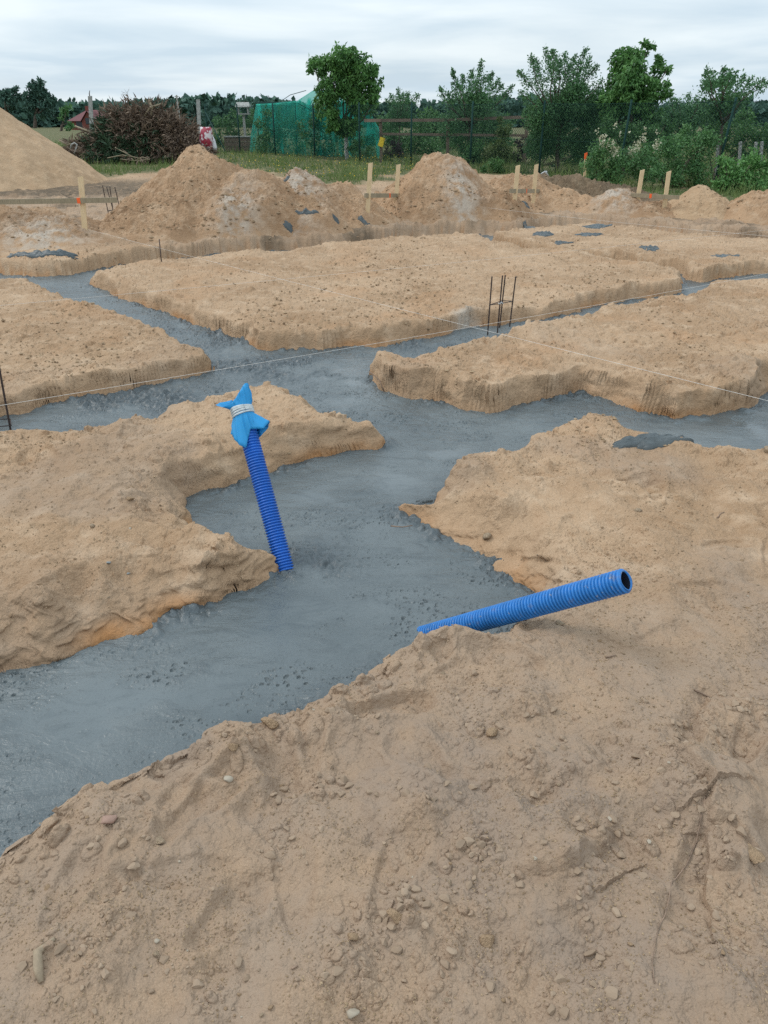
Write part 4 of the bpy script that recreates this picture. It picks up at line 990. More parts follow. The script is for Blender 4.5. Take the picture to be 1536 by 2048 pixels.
def clump_tree(name, label, basepx, Y, clumps, per, leaf, mat, trunk_r=.07, cat='tree', group=None, droop=.4, aspect=.45, trunk_mat='bark', jitter=.6, lean=0):
    x = P(basepx, 300, Y).x; z0 = gzf(Y); o0 = Vector((x, Y, z0)); root = empty(name, o0, label, cat, group)
    cs = []
    for (px, py, rp) in clumps:
        p = P(px, py, Y+random.uniform(-jitter, jitter)); cs.append((p, rp*pxm(Y)))
    mid = sum((c for c, _ in cs), Vector())/len(cs); low = min(c.z for c, _ in cs)
    fork = Vector((x+(mid.x-x)*.3, Y, max(z0+.3, z0+(low-z0)*.7)))
    mb = MB(); limb(mb, (0, 0, -.2), fork-o0, trunk_r*1.25, trunk_r, 8, .03); mb.build('trunk', M[trunk_mat], root, True)
    mb = MB()
    for c, r in cs: limb(mb, fork-o0, c-o0, trunk_r*.65, trunk_r*.15, 7, .1)
    mb.build('limbs', M['bark'], root, True)
    pts = []; tn = []
    for c, r in cs:
        k = int(per*(r**2)*1.0)+20
        sub = int(max(3, k/40)); cc = ball(c, r*.85, sub, .5)
        for q in cc:
            m_ = k//sub+1; pts.append(ball(q, r*.33, m_, .5, (1, 1, .8))); tn.append(np.full(m_, .42+.18*(q[2]-c.z)/max(r, .1)*0+random.uniform(-.12, .14)))
    foliage('crown', np.concatenate(pts), leaf, mat, root, o0, aspect, droop, np.concatenate(tn)); return root
def shoot_tree(name, label, basepx, Y, forkpx, shoots, per, leaf, mat, body=None, cat='tree', group=None, trunk_r=.07):
    """a pruned fruit tree: long upright shoots dressed with leaves"""
    x = P(basepx, 300, Y).x; z0 = gzf(Y); o0 = Vector((x, Y, z0)); root = empty(name, o0, label, cat, group)
    fork = P(*forkpx, Y); mb = MB(); limb(mb, (0, 0, -.2), fork-o0, trunk_r, trunk_r*.7, 7, .04); mb.build('trunk', M['bark'], root, True)
    mb = MB(); pts = []
    for (sx, sy, tx, ty) in shoots:
        yy_ = Y+random.uniform(-.9, .9); a = P(sx, sy, yy_); b = P(tx, ty, yy_+random.uniform(-.3, .3))
        limb(mb, fork-o0, a-o0, trunk_r*.4, .018, 6, .06); limb(mb, a-o0, b-o0, .018, .005, 8, .06)
        L = (b-a).length; n = int(per*L*1.5)
        t = RNG.random(n)**.8; q = np.array(a)+t[:, None]*np.array(b-a); q = q+RNG.normal(size=(n, 3))*(.03+.17*(1-t))[:, None]; pts.append(q)
    mb.build('limbs', M['bark'], root, True)
    for (px, py, rp, k) in (body or []): pts.append(ball(P(px, py, Y+random.uniform(-.6, .6)), rp*pxm(Y), int(k*3), .45, (1, 1, .8)))
    foliage('crown', np.concatenate(pts), leaf, mat, root, o0, .5, -.1); return root
def shrub(label, clumps, Y, n, leaf, mat, name='shrub', group=None, cat='shrub', aspect=.5, droop=0, dep=.6, stems=True):
    p0 = P(clumps[0][0], clumps[0][1], Y); z0 = gzf(Y); o0 = Vector((p0.x, Y, z0)); root = empty(name, o0, label, cat, group)
    pts = []; tn = []; tot = sum(c[2]**2 for c in clumps)
    for (px, py, rp) in clumps:
        c = P(px, py, Y+random.uniform(-dep, dep)); r = rp*pxm(Y); k = int(n*rp*rp/tot); sub = max(2, k//35)
        for q in ball(c, r*.85, sub, .45):
            m_ = k//sub+1; pts.append(ball(q, r*.36, m_, .5)); tn.append(np.full(m_, .42+random.uniform(-.14, .16)))
    pts = np.concatenate(pts); tn = np.concatenate(tn); k = pts[:, 2] > z0-.05
    foliage('leaves', pts[k], leaf, mat, root, o0, aspect, droop, tn[k])
    if stems:
        mb = MB()
        for (px, py, rp) in clumps[:6]: limb(mb, (random.uniform(-.2, .2), random.uniform(-.1, .1), -.1), P(px, py, Y)-o0, .03, .008, 6, .1)
        mb.build('stems', M['bark'], root, True)
    return root

clump_tree('walnut_tree', 'dense round-crowned tree with drooping leaves standing over the green netting', 694, 39.6,
  [(672,118,34),(715,135,34),(640,135,26),(625,128,18),(690,165,48),(738,168,30),(650,185,26),(722,205,32),(660,222,26),(692,240,34),(752,195,14),(700,108,22),(740,145,20),(640,205,16),(670,255,20)], 1500, .20, 'walnut', .075, droop=1.1, trunk_mat='white_bark', group=None)
shoot_tree('plum_tree', 'slender dark fruit tree with upright shoots behind the trellis, right of the round tree', 940, 37, (940,255),
  [(920,215,905,140),(925,200,915,165),(935,190,945,140),(950,195,963,122),(945,185,952,160),(965,200,985,145),(970,200,998,160),(900,215,880,175),(985,215,1026,172),(960,180,975,150),(930,200,925,150),(905,215,897,185),(990,190,1005,170)], 190, .105, 'pear',
  [(930,235,34,420),(960,215,30,420),(900,250,30,350),(990,250,34,420),(950,195,24,330),(940,280,40,450)])
shoot_tree('pear_tree', 'large bushy fruit tree with many tall upright shoots, left of the right hand round tree', 1120, 31, (1120,260),
  [(1075,190,1036,142),(1080,180,1062,112),(1085,190,1072,118),(1105,160,1092,97),(1100,180,1106,100),(1120,160,1112,112),(1135,160,1130,106),(1140,170,1150,112),(1150,160,1172,98),(1165,170,1180,115),(1070,210,1040,185),(1160,170,1195,132),(1125,180,1140,130),(1180,190,1205,160),(1110,170,1120,120),(1150,180,1162,125)], 260, .085, 'pear',
  [(1110,215,44,1300),(1150,205,40,1200),(1080,235,38,900),(1180,230,36,900),(1120,265,55,1500),(1170,290,40,900),(1080,290,36,800),(1150,180,26,500),(1200,200,30,600)], trunk_r=.09)
clump_tree('walnut_tree', 'dense broad-leaved tree on the right with one crown lobe standing out to the right', 1255, 30,
  [(1240,125,28),(1272,108,22),(1298,92,15),(1262,155,40),(1322,125,16),(1332,140,12),(1312,175,26),(1245,200,36),(1285,215,32),(1230,160,26),(1300,215,22),(1225,190,22),(1260,245,38),(1336,165,9),(1310,145,16),(1280,185,40),(1245,170,34),(1225,215,28),(1295,240,34),(1330,190,14),(1250,140,28)], 2600, .155, 'walnut', .09, droop=1.0)
shoot_tree('apple_tree', 'thin airy tree with spreading branches rising above the hedge at the far right', 1440, 27, (1445,250),
  [(1425,190,1412,135),(1430,180,1425,142),(1445,190,1448,135),(1455,190,1472,145),(1465,190,1490,150),(1475,200,1505,155),(1480,205,1528,158),(1430,200,1400,205),(1415,180,1410,160),(1450,180,1460,140),(1490,190,1545,165),(1440,230,1418,220)], 150, .10, 'pear',
  [(1450,205,26,260),(1430,225,24,260),(1475,200,20,150),(1420,170,16,130),(1450,165,20,150)], trunk_r=.06)
shoot_tree('sapling', 'small leafy young tree between the netting and the trellis', 800, 42, (800,250),
  [(790,220,782,190),(800,215,796,178),(805,210,818,185),(815,215,838,190),(795,220,772,200),(800,210,806,186)], 260, .09, 'pear', [(800,225,24,420),(815,240,20,300),(785,245,22,300)], trunk_r=.04)
shoot_tree('pear_tree', 'loose small tree in front of the far right treeline, left of the airy tree', 1350, 32, (1365,260),
  [(1350,230,1342,195),(1360,220,1352,200),(1380,215,1376,190),(1395,215,1392,195),(1345,235,1332,215)], 240, .09, 'pear', [(1385,225,24,450),(1370,245,28,500),(1345,240,18,220),(1400,235,20,300)], trunk_r=.05)

# ------------------------------------------------------------------ shrubs of the garden
GR = 'shrubs and bushes of the garden'
w_sh = shrub('tall shrub with creamy white flower plumes behind the leaning fence post', [(1200,300,26),(1235,320,34),(1190,330,30),(1270,330,32),(1225,350,28),(1290,310,28),(1300,340,28),(1180,352,20)], 23.6, 5200, .085, 'shrub', group=GR, dep=.3)
fl = []
for (px, py, rp, k) in ((1205,282,14,90),(1222,290,14,90),(1232,305,10,50),(1262,305,14,80),(1275,290,14,80),(1288,275,9,40),(1312,292,14,70),(1230,250,6,16),(1290,257,5,12),(1195,262,6,14),(1258,262,5,8),(1315,265,5,14),(1240,268,6,10)):
    fl.append(ball(P(px, py, 23.2), rp*pxm(23.2), int(k*.7), .5, (.6, .5, 1.1)))
foliage('flowers', np.concatenate(fl), .06, 'flower', w_sh, w_sh.location, .8)
shrub('broad mid green bush along the fence right of the white-flowered shrub', [(1340,300,32),(1380,320,38),(1350,350,30),(1410,290,34),(1400,350,32),(1320,330,26),(1370,275,24)], 24.5, 5600, .085, 'shrub', group=GR, dep=.3)
shrub('bright green leafy vine bush in front of the fence at the right edge', [(1470,350,34),(1440,370,26),(1500,330,30),(1520,370,36),(1480,385,26),(1450,330,22),(1545,330,30)], 21.8, 4200, .095, 'lime', group=GR, dep=.3)
shrub('tall dark hedge bush behind the far right fence post', [(1450,275,34),(1500,270,34),(1540,290,36),(1420,260,26),(1480,310,34),(1560,260,30)], 27.5, 4600, .10, 'leaf', group=GR)
shrub('dark bush filling the gap under the right hand round tree', [(1260,270,32),(1300,270,30),(1330,250,24),(1220,260,28),(1340,290,26)], 29, 4200, .10, 'leaf', group=GR)
shrub('dark green bush behind the right part of the trellis', [(1075,300,30),(1110,290,34),(1150,310,32),(1180,295,28),(1090,265,30)], 35, 3600, .12, 'leaf', group=GR)
shrub('dark rounded bush just right of the tall central heap, in front of the trellis', [(990,335,20),(970,345,16),(1005,350,16)], 31, 1500, .085, 'leaf', group=GR, dep=.3)
shrub('yellowish green conifer bush behind the trellis middle', [(1005,265,20),(1000,295,26),(985,320,28),(1015,315,22),(1003,240,10)], 36, 3200, .11, 'conifer', group=GR, dep=.3, droop=.6)
shrub('mid green bush with long leaves at the centre of the trellis', [(950,300,26),(930,320,24),(960,330,24),(915,290,18)], 36.5, 2400, .12, 'shrub', group=GR, dep=.3)
shrub('dark bush under the left bay of the trellis', [(830,285,30),(800,300,26),(860,300,28),(845,260,26),(785,270,20)], 44, 3000, .14, 'leaf', group=GR)
shrub('purple-leaved bush between the netting and the trellis', [(790,300,20),(775,310,16),(805,312,16)], 41, 1100, .11, 'purple', group=GR, dep=.3)
shrub('purple-leaved bush at the right end of the trellis', [(1045,290,18),(1048,310,16),(1035,318,14)], 37.5, 900, .11, 'purple', group=GR, dep=.3)
shrub('little round bush at the foot of the netting right end', [(775,318,14),(785,325,10)], 38.0, 500, .09, 'conifer', group=GR, dep=.2)
shrub('dark bush closing the view behind the right bay of the trellis', [(900,260,26),(930,260,24),(975,245,24),(1010,250,24),(880,295,28)], 48, 2600, .16, 'leaf', group=GR)
shrub('tangled dark bush behind the bird feeder', [(440,250,26),(470,245,26),(430,280,22),(500,250,26),(460,280,26),(515,240,20)], 53, 2600, .16, 'leaf', group=GR)
shrub('leafy green bush enclosed by the green netting, left half', [(530,250,30),(560,265,36),(525,285,28),(550,225,18),(590,245,28),(600,285,30)], 45.5, 3400, .14, 'shrub', group=GR, dep=.4)
shrub('tall bush enclosed by the green netting, right half', [(640,240,30),(660,270,34),(620,265,28),(705,285,30),(690,255,24),(640,295,26),(735,290,22),(640,215,18)], 42.5, 3400, .13, 'leaf', group=GR, dep=.3)
shrub('low leafy shoots growing beside the white trunk', [(720,290,18),(735,300,16),(705,305,14)], 39.0, 800, .10, 'shrub', group=GR, dep=.2)
shrub('dark low hedge bush behind the lavender lawn', [(1060,330,14),(1100,322,14),(1020,325,14)], 46, 900, .13, 'leaf', group=GR)
shrub('grey-blue lavender clump on the lawn behind the fence', [(1110,338,9),(1125,340,8),(1140,339,8)], 34, 500, .08, 'forest', group=GR, dep=.2)
for k, (cl, lb) in enumerate(((( (770,260,34),(800,290,34),(745,290,30) ), 'far dark bush behind the netting end of the trellis'), (((860,255,36),(890,290,36)), 'far dark bush behind the second trellis bay'),
    (((960,260,36),(1000,295,36)), 'far dark bush behind the third trellis bay'), (((1090,255,38),(1130,295,36)), 'far dark bush left of the large bushy fruit tree'), (((1200,250,40),(1240,295,36)), 'far dark bush between the two big right hand trees'),
    (((1330,255,34),(1370,290,40),(1310,300,30)), 'far dark bush beyond the broad fence bush'), (((1430,270,36),(1490,250,32),(1540,275,36)), 'far dark bush closing the view at the right edge'))):
    shrub(lb, list(cl), 56, 2600, .24, 'leaf', group=GR, dep=1.5)

# ------------------------------------------------------------------ far treeline
def forest():
    pts = []; r = np.random.default_rng(8)
    for k in range(1100):
        px = r.uniform(-500, 2050); Y = r.uniform(250, 420)
        top = 208+8*math.sin(px*.011)+r.uniform(-7, 9)
        if px < 170: top -= 6*r.random()+4
        if px > 1300: top += 4
        ptop = P(px, top, Y); z0 = .5; H = ptop.z-z0
        con = r.random() < .45; n = 64
        t = r.random(n); rad = (1-t)*H*.24+.3 if con else H*.30*np.sqrt(np.clip(1-(2*t-1.0)**2, .08, 1))
        a = r.uniform(0, 6.28, n); q = np.sqrt(r.random(n))
        pts.append(np.stack([ptop.x+np.cos(a)*rad*q, Y+np.sin(a)*rad*q, z0+H*(.02+.96*t)], -1))
    pts = np.concatenate(pts); V, Fq = leaves(pts, 2.3, .8)
    me = np_mesh('forest', V, Fq, False); attr(me, 'tint', np.clip(RNG.normal(.4, .22, len(Fq)), 0, 1), 'FACE')
    tag(obj('forest', me, M['forest']), 'dark blue-green forest on the horizon', kind='stuff')
forest()
clump_tree('forest_tree', 'tall broad tree rising highest above the forest at the left', 78, 230, [(70,178,15),(85,172,14),(78,185,20),(95,190,14),(62,195,16),(88,205,20),(72,220,22),(70,190,18),(92,215,18)], 60, .95, 'forest', .4, jitter=2, droop=0)
clump_tree('forest_tree', 'second tall tree above the forest, at the left picture edge', 22, 240, [(30,182,10),(18,186,12),(34,195,14),(8,195,14),(22,210,20),(20,198,16)], 60, .95, 'forest', .4, jitter=2, droop=0)
clump_tree('birch_tree', 'pale green slender tree beside the red roofed house', 128, 150, [(130,215,13),(125,232,16),(135,245,16)], 40, .7, 'shrub', .2, jitter=1, droop=.4)

# ------------------------------------------------------------------ red house
Yh = 175; z0 = gzf(60); c = P(172, 250, Yh); hx = c.x; u = pxm(Yh)
root = empty('red_house', (hx, Yh, z0), 'distant brick house with a steep red roof at the left', 'house')
W2, D2, He, Hr = 30*u, 5.0, P(172, 241, Yh).z-z0, P(172, 219, Yh).z-z0
MB().box((0, D2, He/2), (2*W2, 2*D2, He)).build('wall', M['brick'], root)
mb = MB(); o = .5
mb.add([(-W2-o, -o, He-.1), (W2+o, -o, He-.1), (W2+o, 2*D2+o, He-.1), (-W2-o, 2*D2+o, He-.1), (-W2*.35, D2, Hr), (W2*.35, D2, Hr)], [(0,1,5,4), (2,3,4,5), (1,2,5), (3,0,4), (3,2,1,0)])
mb.build('roof', M['roof'], root)
mb = MB(); g = W2*.45; xg = W2*.35
mb.add([(xg-g-.3, -1.6, He-.3), (xg+g+.3, -1.6, He-.3), (xg, -1.6, Hr*.93), (xg, D2, Hr*.93), (xg-g-.3, D2, He-.3), (xg+g+.3, D2, He-.3)], [(0,2,3,4), (2,1,5,3)])
mb.build('gable_roof', M['roof'], root)
MB().add([(xg-g, -1.2, 0), (xg+g, -1.2, 0), (xg+g, -1.2, He-.2), (xg, -1.2, Hr*.9), (xg-g, -1.2, He-.2), (xg-g, .2, 0), (xg+g, .2, 0), (xg+g, .2, He-.2), (xg, .2, Hr*.9), (xg-g, .2, He-.2)], [(0,1,2,3,4), (1,6,7,2), (5,0,4,9), (2,7,8,3), (3,8,9,4)]).build('gable_wall', M['brick'], root)
MB().box((-W2*.4, -.03, He*.55), (1.4, .08, 1.2)).build('window', M['glass'], root); MB().box((xg, -1.24, He*.95), (1.2, .08, 1.1)).build('window', M['glass'], root)
MB().box((-W2*.3, D2, Hr+.1), (.7, .7, 1.2)).build('chimney', M['brick'], root)
Yp = 110; b = P(362, 260, Yp); tag(MB().tube([(b.x, Yp, .3), (b.x-.1, Yp, P(360, 190, Yp).z)], [.16, .10], 8).box((b.x-.1, Yp, P(360, 193, Yp).z), (.5, .1, .1)).build('utility_pole', M['greypost']), 'thin distant utility pole above the forest line', 'pole')

# ------------------------------------------------------------------ old cement posts, feeder, planter
for tx, ty, bx_, Yq, lb in ((180, 192, 184, 43, 'weathered cement post with a bare twig on top, left of the brush pile'), (396, 199, 400, 43, 'pale cement post right of the brush pile')):
    t = P(tx, ty, Yq); b = P(bx_, 300, Yq); z0 = gzf(Yq)
    r = empty('cement_post', (b.x, Yq, z0), lb, 'post'); o0 = Vector((b.x, Yq, z0))
    stake_mb(Vector((0, 0, -.2)), t-o0, .17, .13).build('shaft', M['greypost'], r)
    if tx == 180: MB().tube([t-o0-Vector((0,0,.3)), t-o0+Vector((-.02, 0, .1)), P(179.5, 181, Yq)-o0], [.03, .025, .015], 6).build('twig', M['bark'], r, True)
Yq = 51; z0 = gzf(Yq); c = P(487, 228, Yq); r = empty('bird_feeder', (c.x, Yq, z0), 'grey wooden bird feeder with a roof on a post', 'bird feeder'); h = c.z-z0
MB().bar((0, 0, 0), (0, 0, h), .13, .13, (1, 0, 0)).build('post', M['greypost'], r)
MB().box((0, 0, h), (.75, .5, .06)).build('tray', M['greypost'], r)
mb = MB()
for sx in (-.28, .28):
    for sy in (-.18, .18): mb.box((sx, sy, h+.2), (.05, .05, .36))
mb.build('uprights', M['greypost'], r)
mb = MB(); mb.add([(-.42, -.32, h+.36), (.42, -.32, h+.36), (.36, 0, h+.62), (-.36, 0, h+.62), (-.42, .32, h+.36), (.42, .32, h+.36)], [(0,1,2,3), (3,2,5,4), (0,3,4), (1,5,2), (4,5,1,0)]); mb.build('roof', M['greypost'], r)
Yq = 47.5; z0 = gzf(Yq); a = P(453, 300, Yq); b = P(503, 300, Yq); hh = P(478, 274, Yq).z-z0
r = empty('planter', (a.x, Yq, z0), 'dark grey raised planter box under the bird feeder', 'planter'); mb = MB(); L = b.x-a.x
for k in range(3): mb.box((L/2, 0, hh*(k+.5)/3), (L, .9, hh/3-.03))
mb.build('boards', M['darkwood'], r); MB().box((L/2, 0, hh+.02), (L+.1, 1.0, .05)).build('rim', M['greypost'], r)

# ------------------------------------------------------------------ wooden trellis with a yellow tag
Yt = 36.8; z0 = gzf(Yt); o0 = Vector((P(762, 300, Yt).x, Yt, z0))
r = empty('trellis', o0, 'weathered brown post and rail trellis in the garden behind the fence', 'trellis')
for tx, ty, bx_ in ((761,240,763), (896,238,896), (1055,238,1050)): stake_mb(Vector((P(bx_, 300, Yt).x, Yt, z0-.2))-o0, P(tx, ty, Yt)-o0, .13, .12).build('post', M['darkwood'], r)
MB().bar(P(728, 241, Yt-.1)-o0, P(900, 240, Yt-.1)-o0, .12, .06).bar(P(895, 240, Yt-.16)-o0, P(1106, 232, Yt-.16)-o0, .12, .06).build('top_rail', M['darkwood'], r)
MB().bar(P(762, 268, Yt-.1)-o0, P(1052, 271, Yt-.1)-o0, .10, .05).build('lower_rail', M['darkwood'], r)
c = P(763, 284, Yt-.25); o = MB().box((0, 0, 0), (.22, .03, .36), Matrix.Rotation(.35, 3, 'Y')).build('yellow_tag', M['yellow'], loc=c)
tag(o, 'yellow plastic tag hanging from the left trellis post', 'tag')

# ------------------------------------------------------------------ chain-link fence
def fence_pt(n):
    q = 1-.053*n; px = (418+37.2*n)/q; zc = 43.6*q; Y = (zc-1.45*SP)/CP; return (px-768)/FPX*zc, Y
r0 = fence_pt(0); o0 = Vector((r0[0], r0[1], gzf(r0[1])))
fr = empty('chain_link_fence', o0, 'dark green chain-link fence with tall posts between site and garden', 'fence')
FH = 2.28; posts = [fence_pt(n) for n in np.arange(0, 12.01)]
leanx = {8: .10, 9: .16, 7: .0}
for n, (x, y) in enumerate(posts):
    b = Vector((x, y, gzf(y)))-o0; l = leanx.get(n, .0)
    MB().tube([b+Vector((-l, 0, -.3)), b+Vector((l*.4, 0, FH+.06))], .036, 8).build('post', M['green'], fr, True)
MB().tube([Vector((posts[0][0], posts[0][1], gzf(posts[0][1])+FH*.85))-o0, Vector((posts[1][0]-.6, posts[1][1]-.6, gzf(posts[1][1])-.1))-o0], .03, 8).build('brace', M['green'], fr, True)
mb = MB()
for fz in (.02, .5, .985):
    pts = []
    for (x, y) in posts: pts.append(Vector((x, y, gzf(y)+FH*fz))-o0)
    full = []
    for a, b in zip(pts[:-1], pts[1:]):
        for k in range(6): t = k/6; full.append(a.lerp(b, t)-Vector((0, 0, .03*math.sin(math.pi*t))))
    full.append(pts[-1]); mb.tube(full, .0055, 4)
mb.build('tension_wire', M['green'], fr)
# the mesh: zigzag wires woven into diamonds
A = np.array([posts[0][0], posts[0][1]]); B = np.array([posts[-1][0], posts[-1][1]]); Lf = np.linalg.norm(B-A); dirf = (B-A)/Lf
cell = .10; nz_ = int(Lf/cell); nh = int((FH-.02)/(cell/2)); segs0 = []; segs1 = []
i = np.arange(nz_)[:, None]; k = np.arange(nh)[None, :]
for sgn in (1, -1):
    off0 = ((k % 2)*.5)*sgn; off1 = (((k+1) % 2)*.5)*sgn
    s0 = (i+off0+.5)*cell; s1 = (i+off1+.5)*cell; h0 = k*cell/2+0*i; h1 = (k+1)*cell/2+0*i
    segs0.append(np.stack([s0.ravel(), h0.ravel()], -1)); segs1.append(np.stack([s1.ravel(), h1.ravel()], -1))
S0 = np.concatenate(segs0); S1 = np.concatenate(segs1)
def fw(S):
    xy = A[None]+dirf[None]*S[:, :1]; z = .2+rise(xy[:, 1])+S[:, 1]; return np.stack([xy[:, 0], xy[:, 1], z], -1)
p0, p1 = fw(S0), fw(S1); d = unit(p1-p0); nrm = np.array([-dirf[1], dirf[0], 0]); sdv = np.cross(d, nrm[None]); wr = .0044
Vf = []
for p in (p0, p1):
    for t in (0, 2.094, 4.189): Vf.append(p+sdv*math.cos(t)*wr+nrm[None]*math.sin(t)*wr)
Vf = np.stack(Vf, 1).reshape(-1, 3)-np.array(o0); n = len(p0); bse = np.arange(n)[:, None]*6
Ff = np.concatenate([bse+np.array([q]) for q in ((0,1,4,3), (1,2,5,4), (2,0,3,5))])
obj('wire_mesh', np_mesh('wire_mesh', Vf, Ff, False), M['green'], fr)

# ------------------------------------------------------------------ green netting tent
def interp(tab, s):
    xs = [t[0] for t in tab]; return [float(np.interp(s, xs, [t[k] for t in tab])) for k in range(1, len(tab[0]))]
NT = [(0,498,46.5,512,208), (.2,552,44.6,552,206), (.38,598,43.0,595,201), (.52,630,42.2,630,178), (.66,668,41.4,668,186), (.80,704,40.9,706,196), (.88,730,40.6,735,204), (.94,748,40.2,748,240), (1,764,39.6,760,268)]
ns, nt_ = 240, 46; V = []; fold = []
for a in range(ns):
    s = a/(ns-1); bp, Y, tp, ty = interp(NT, s)
    Yb = Y; b = P(bp, 300, Yb); b.z = gzf(Yb)+.02; t = P(tp, ty, Yb+.25)
    for c in range(nt_):
        q = c/(nt_-1)
        if q < .62:
            k = q/.62; p = b.lerp(t, k); bulge = math.sin(math.pi*k)*.18
            fz = noise(np.array([s*26+.8*k]), np.array([k*1.1]), 7)[0]*(1-.5*k); f2 = noise(np.array([s*70+2*k]), np.array([k*2.]), 9)[0]
            p = p+Vector((.05*f2, -bulge+.16*fz+.05*f2, .03*f2))
        else:
            k = (q-.62)/.38; e = t+Vector((-.3, 2.6, 0)); e.z = gzf(Yb)+.7; p = t.lerp(e, k)+Vector((0, 0, .5*math.sin(math.pi*k))); fz = noise(np.array([s*20.]), np.array([k*3.]), 8)[0]
        V.append(p); fold.append(max(0, fz-.12)*1.9+.12+(.5 if s < .045 or s > .955 else 0)+(.45 if .60 < q < .64 else 0))
V = np.array(V); o0 = P(630, 300, 42); o0.z = gzf(42)
i = np.arange(ns-1)[:, None]*nt_; j = np.arange(nt_-1)[None, :]
me = np_mesh('net_sheet', V-np.array(o0), np.stack([i+j, i+nt_+j, i+nt_+j+1, i+j+1], -1).reshape(-1, 4)); attr(me, 'fold', np.clip(fold, 0, 1))
nr = empty('garden_netting', o0, 'translucent green netting draped like a tent over bushes behind the fence', 'netting'); obj('net_sheet', me, M['net'], nr)
mb = MB()
for px_, py_, Yy in ((513,206,46.9), (590,207,44), (700,215,41.6)):
    p = P(px_, py_, Yy)-o0; q = Vector((p.x, p.y, 0)); mb.tube([q, p], .03, 6)
mb.tube([P(512,205,46.8)-o0, P(560,205,45.2)-o0, P(595,206,44)-o0, P(625,222,42.8)-o0], .03, 6); mb.tube([P(557,206,45.6)-o0, P(580,190,44.4)-o0, P(612,181,43.2)-o0], .015, 6)
mb.build('frame_poles', M['green'], nr, True)

# ------------------------------------------------------------------ brush pile with sack
Yb = 37.5; z0 = gzf(Yb); o0 = P(300, 300, Yb); o0.z = z0
br = empty('brush_pile', o0, 'big pile of cut spruce branches, mostly brown and partly green, with stems sticking out', 'brush pile')
def bp_h(u): return float(np.interp(u, [150,180,195,215,235,265,295,320,345,370,392,410], [300,288,270,246,228,213,221,222,240,256,288,302]))
def bpts(n, lo=150, hi=405, ymin=0, zone=None):
    out = []; oo = []
    while len(out) < n:
        px = random.uniform(lo, hi); top = bp_h(px); py = top+(316-top)*random.random()**1.1
        if zone and not zone(px, py): continue
        k = (316-py)/max(316-top, 1); dep = (1-k)*1.5+.1; p = P(px, py, Yb-dep*random.uniform(.55, 1.0)); out.append(p); oo.append(Vector(((px-290)/90, -.8, -.5+.6*k)))
    return np.array(out), np.array(oo)
greenz = lambda px, py: (190 < px < 300 and 262 < py < 316 and fbm(np.array([px/28.]), np.array([py/22.]), 3, 2)[0] > -.25) or (fbm(np.array([px/40.]), np.array([py/30.]), 9, 2)[0] > .42)
def strands(pts, out, L, W, n_each, mat, name, parent, o0, spread=.14):
    P_ = np.repeat(pts, n_each, 0); O_ = np.repeat(unit(out+RNG.normal(size=out.shape)*.75), n_each, 0)
    P_ = P_+O_*(RNG.random(len(P_))*L*1.6)[:, None]+RNG.normal(size=P_.shape)*.03
    V, Fq = leaves(P_, L, W, .25, out=O_*2.2); me = np_mesh(name, V-np.array(o0), Fq, False)
    tn = np.repeat(RNG.random(len(pts)), n_each)*.65+RNG.random(len(P_))*.35; attr(me, 'tint', tn, 'FACE'); return obj(name, me, M[mat], parent)
a, b = bpts(1100, zone=lambda px, py: not greenz(px, py)); strands(a, b, .36, .15, 8, 'needle_brown', 'dead_foliage', br, o0)
a, b = bpts(420, 185, 330, zone=greenz); strands(a, b, .32, .15, 9, 'needle_green', 'green_foliage', br, o0)
mb = MB()
for k in range(110):
    (a,), (o_,) = bpts(1); a = Vector(a); d = Vector(o_)*random.uniform(.2, .5)+Vector((random.uniform(-.5, .5), 0, random.uniform(-.25, .3))); limb(mb, a-d-o0, a+d-o0, .018, .008, 5, .08)
mb.build('sticks', M['root'], br, True)
mb = MB()
for k in range(20): 
    (a,), _ = bpts(1, 200, 380); a = Vector(a)+Vector((0, 1.0, -.1)); mb.tube([a-o0, a+Vector((random.uniform(-.8, .8), .3, -.6))-o0], .09, 6)
for q in (((150,252),(170,260),(190,268)), ((118,280),(135,290),(150,288)), ((360,268),(385,282),(412,286)), ((300,205),(305,215),(300,240)), ((325,207),(300,215),(290,232)), ((385,295),(400,290),(420,285))):
    mb.tube([P(u_, v_, Yb-.7)-o0 for u_, v_ in q], [.035, .045, .05], 7)
mb.build('stems', M['oldwood'], br, True)
mb = MB()
for q in (((215,316),(245,310),(280,316)), ((240,318),(275,322),(300,318)), ((230,295),(255,308),(272,317)), ((268,322),(285,314),(300,320))): mb.tube([P(u_, v_, Yb-1.9)-o0 for u_, v_ in q], .02, 6)
mb.build('dry_branches', M['oldwood'], br, True)
# inner mass so that no daylight shows through the heap
a, b = bpts(1400); P_ = a+np.array([0, .9, -.12]); V, Fq = leaves(P_, .4, .6); me = np_mesh('inner_twigs', V-np.array(o0), Fq, False); attr(me, 'tint', RNG.random(len(Fq))*.3, 'FACE'); obj('inner_twigs', me, M['needle_brown'], br)
sc_ = P(412, 276, Yb-.9); mb = MB(); vs = []; na = 18
for zz_, w_, d_ in ((-.42,.20,.15), (-.40,.26,.2), (-.1,.28,.22), (.2,.25,.2), (.36,.24,.13), (.40,.20,.06)):
    for k in range(na): t = 2*math.pi*k/na; q = 1+.09*math.sin(3*t+zz_*5)+.05*math.sin(7*t+zz_*9); vs.append((w_*q*math.cos(t)+.05*zz_, d_*q*math.sin(t), zz_+.03*math.sin(4*t)))
mb.add(vs, [(i*na+k, i*na+(k+1) % na, (i+1)*na+(k+1) % na, (i+1)*na+k) for i in range(5) for k in range(na)]+[tuple(range(na-1, -1, -1)), tuple(range(5*na, 6*na))])
o = mb.build('sack', M['sack'], smooth=True, loc=sc_); tag(o, 'red and white printed sack propped beside the brush pile', 'sack')
sc2 = P(424, 284, Yb-.7); mb = MB(); vs = []
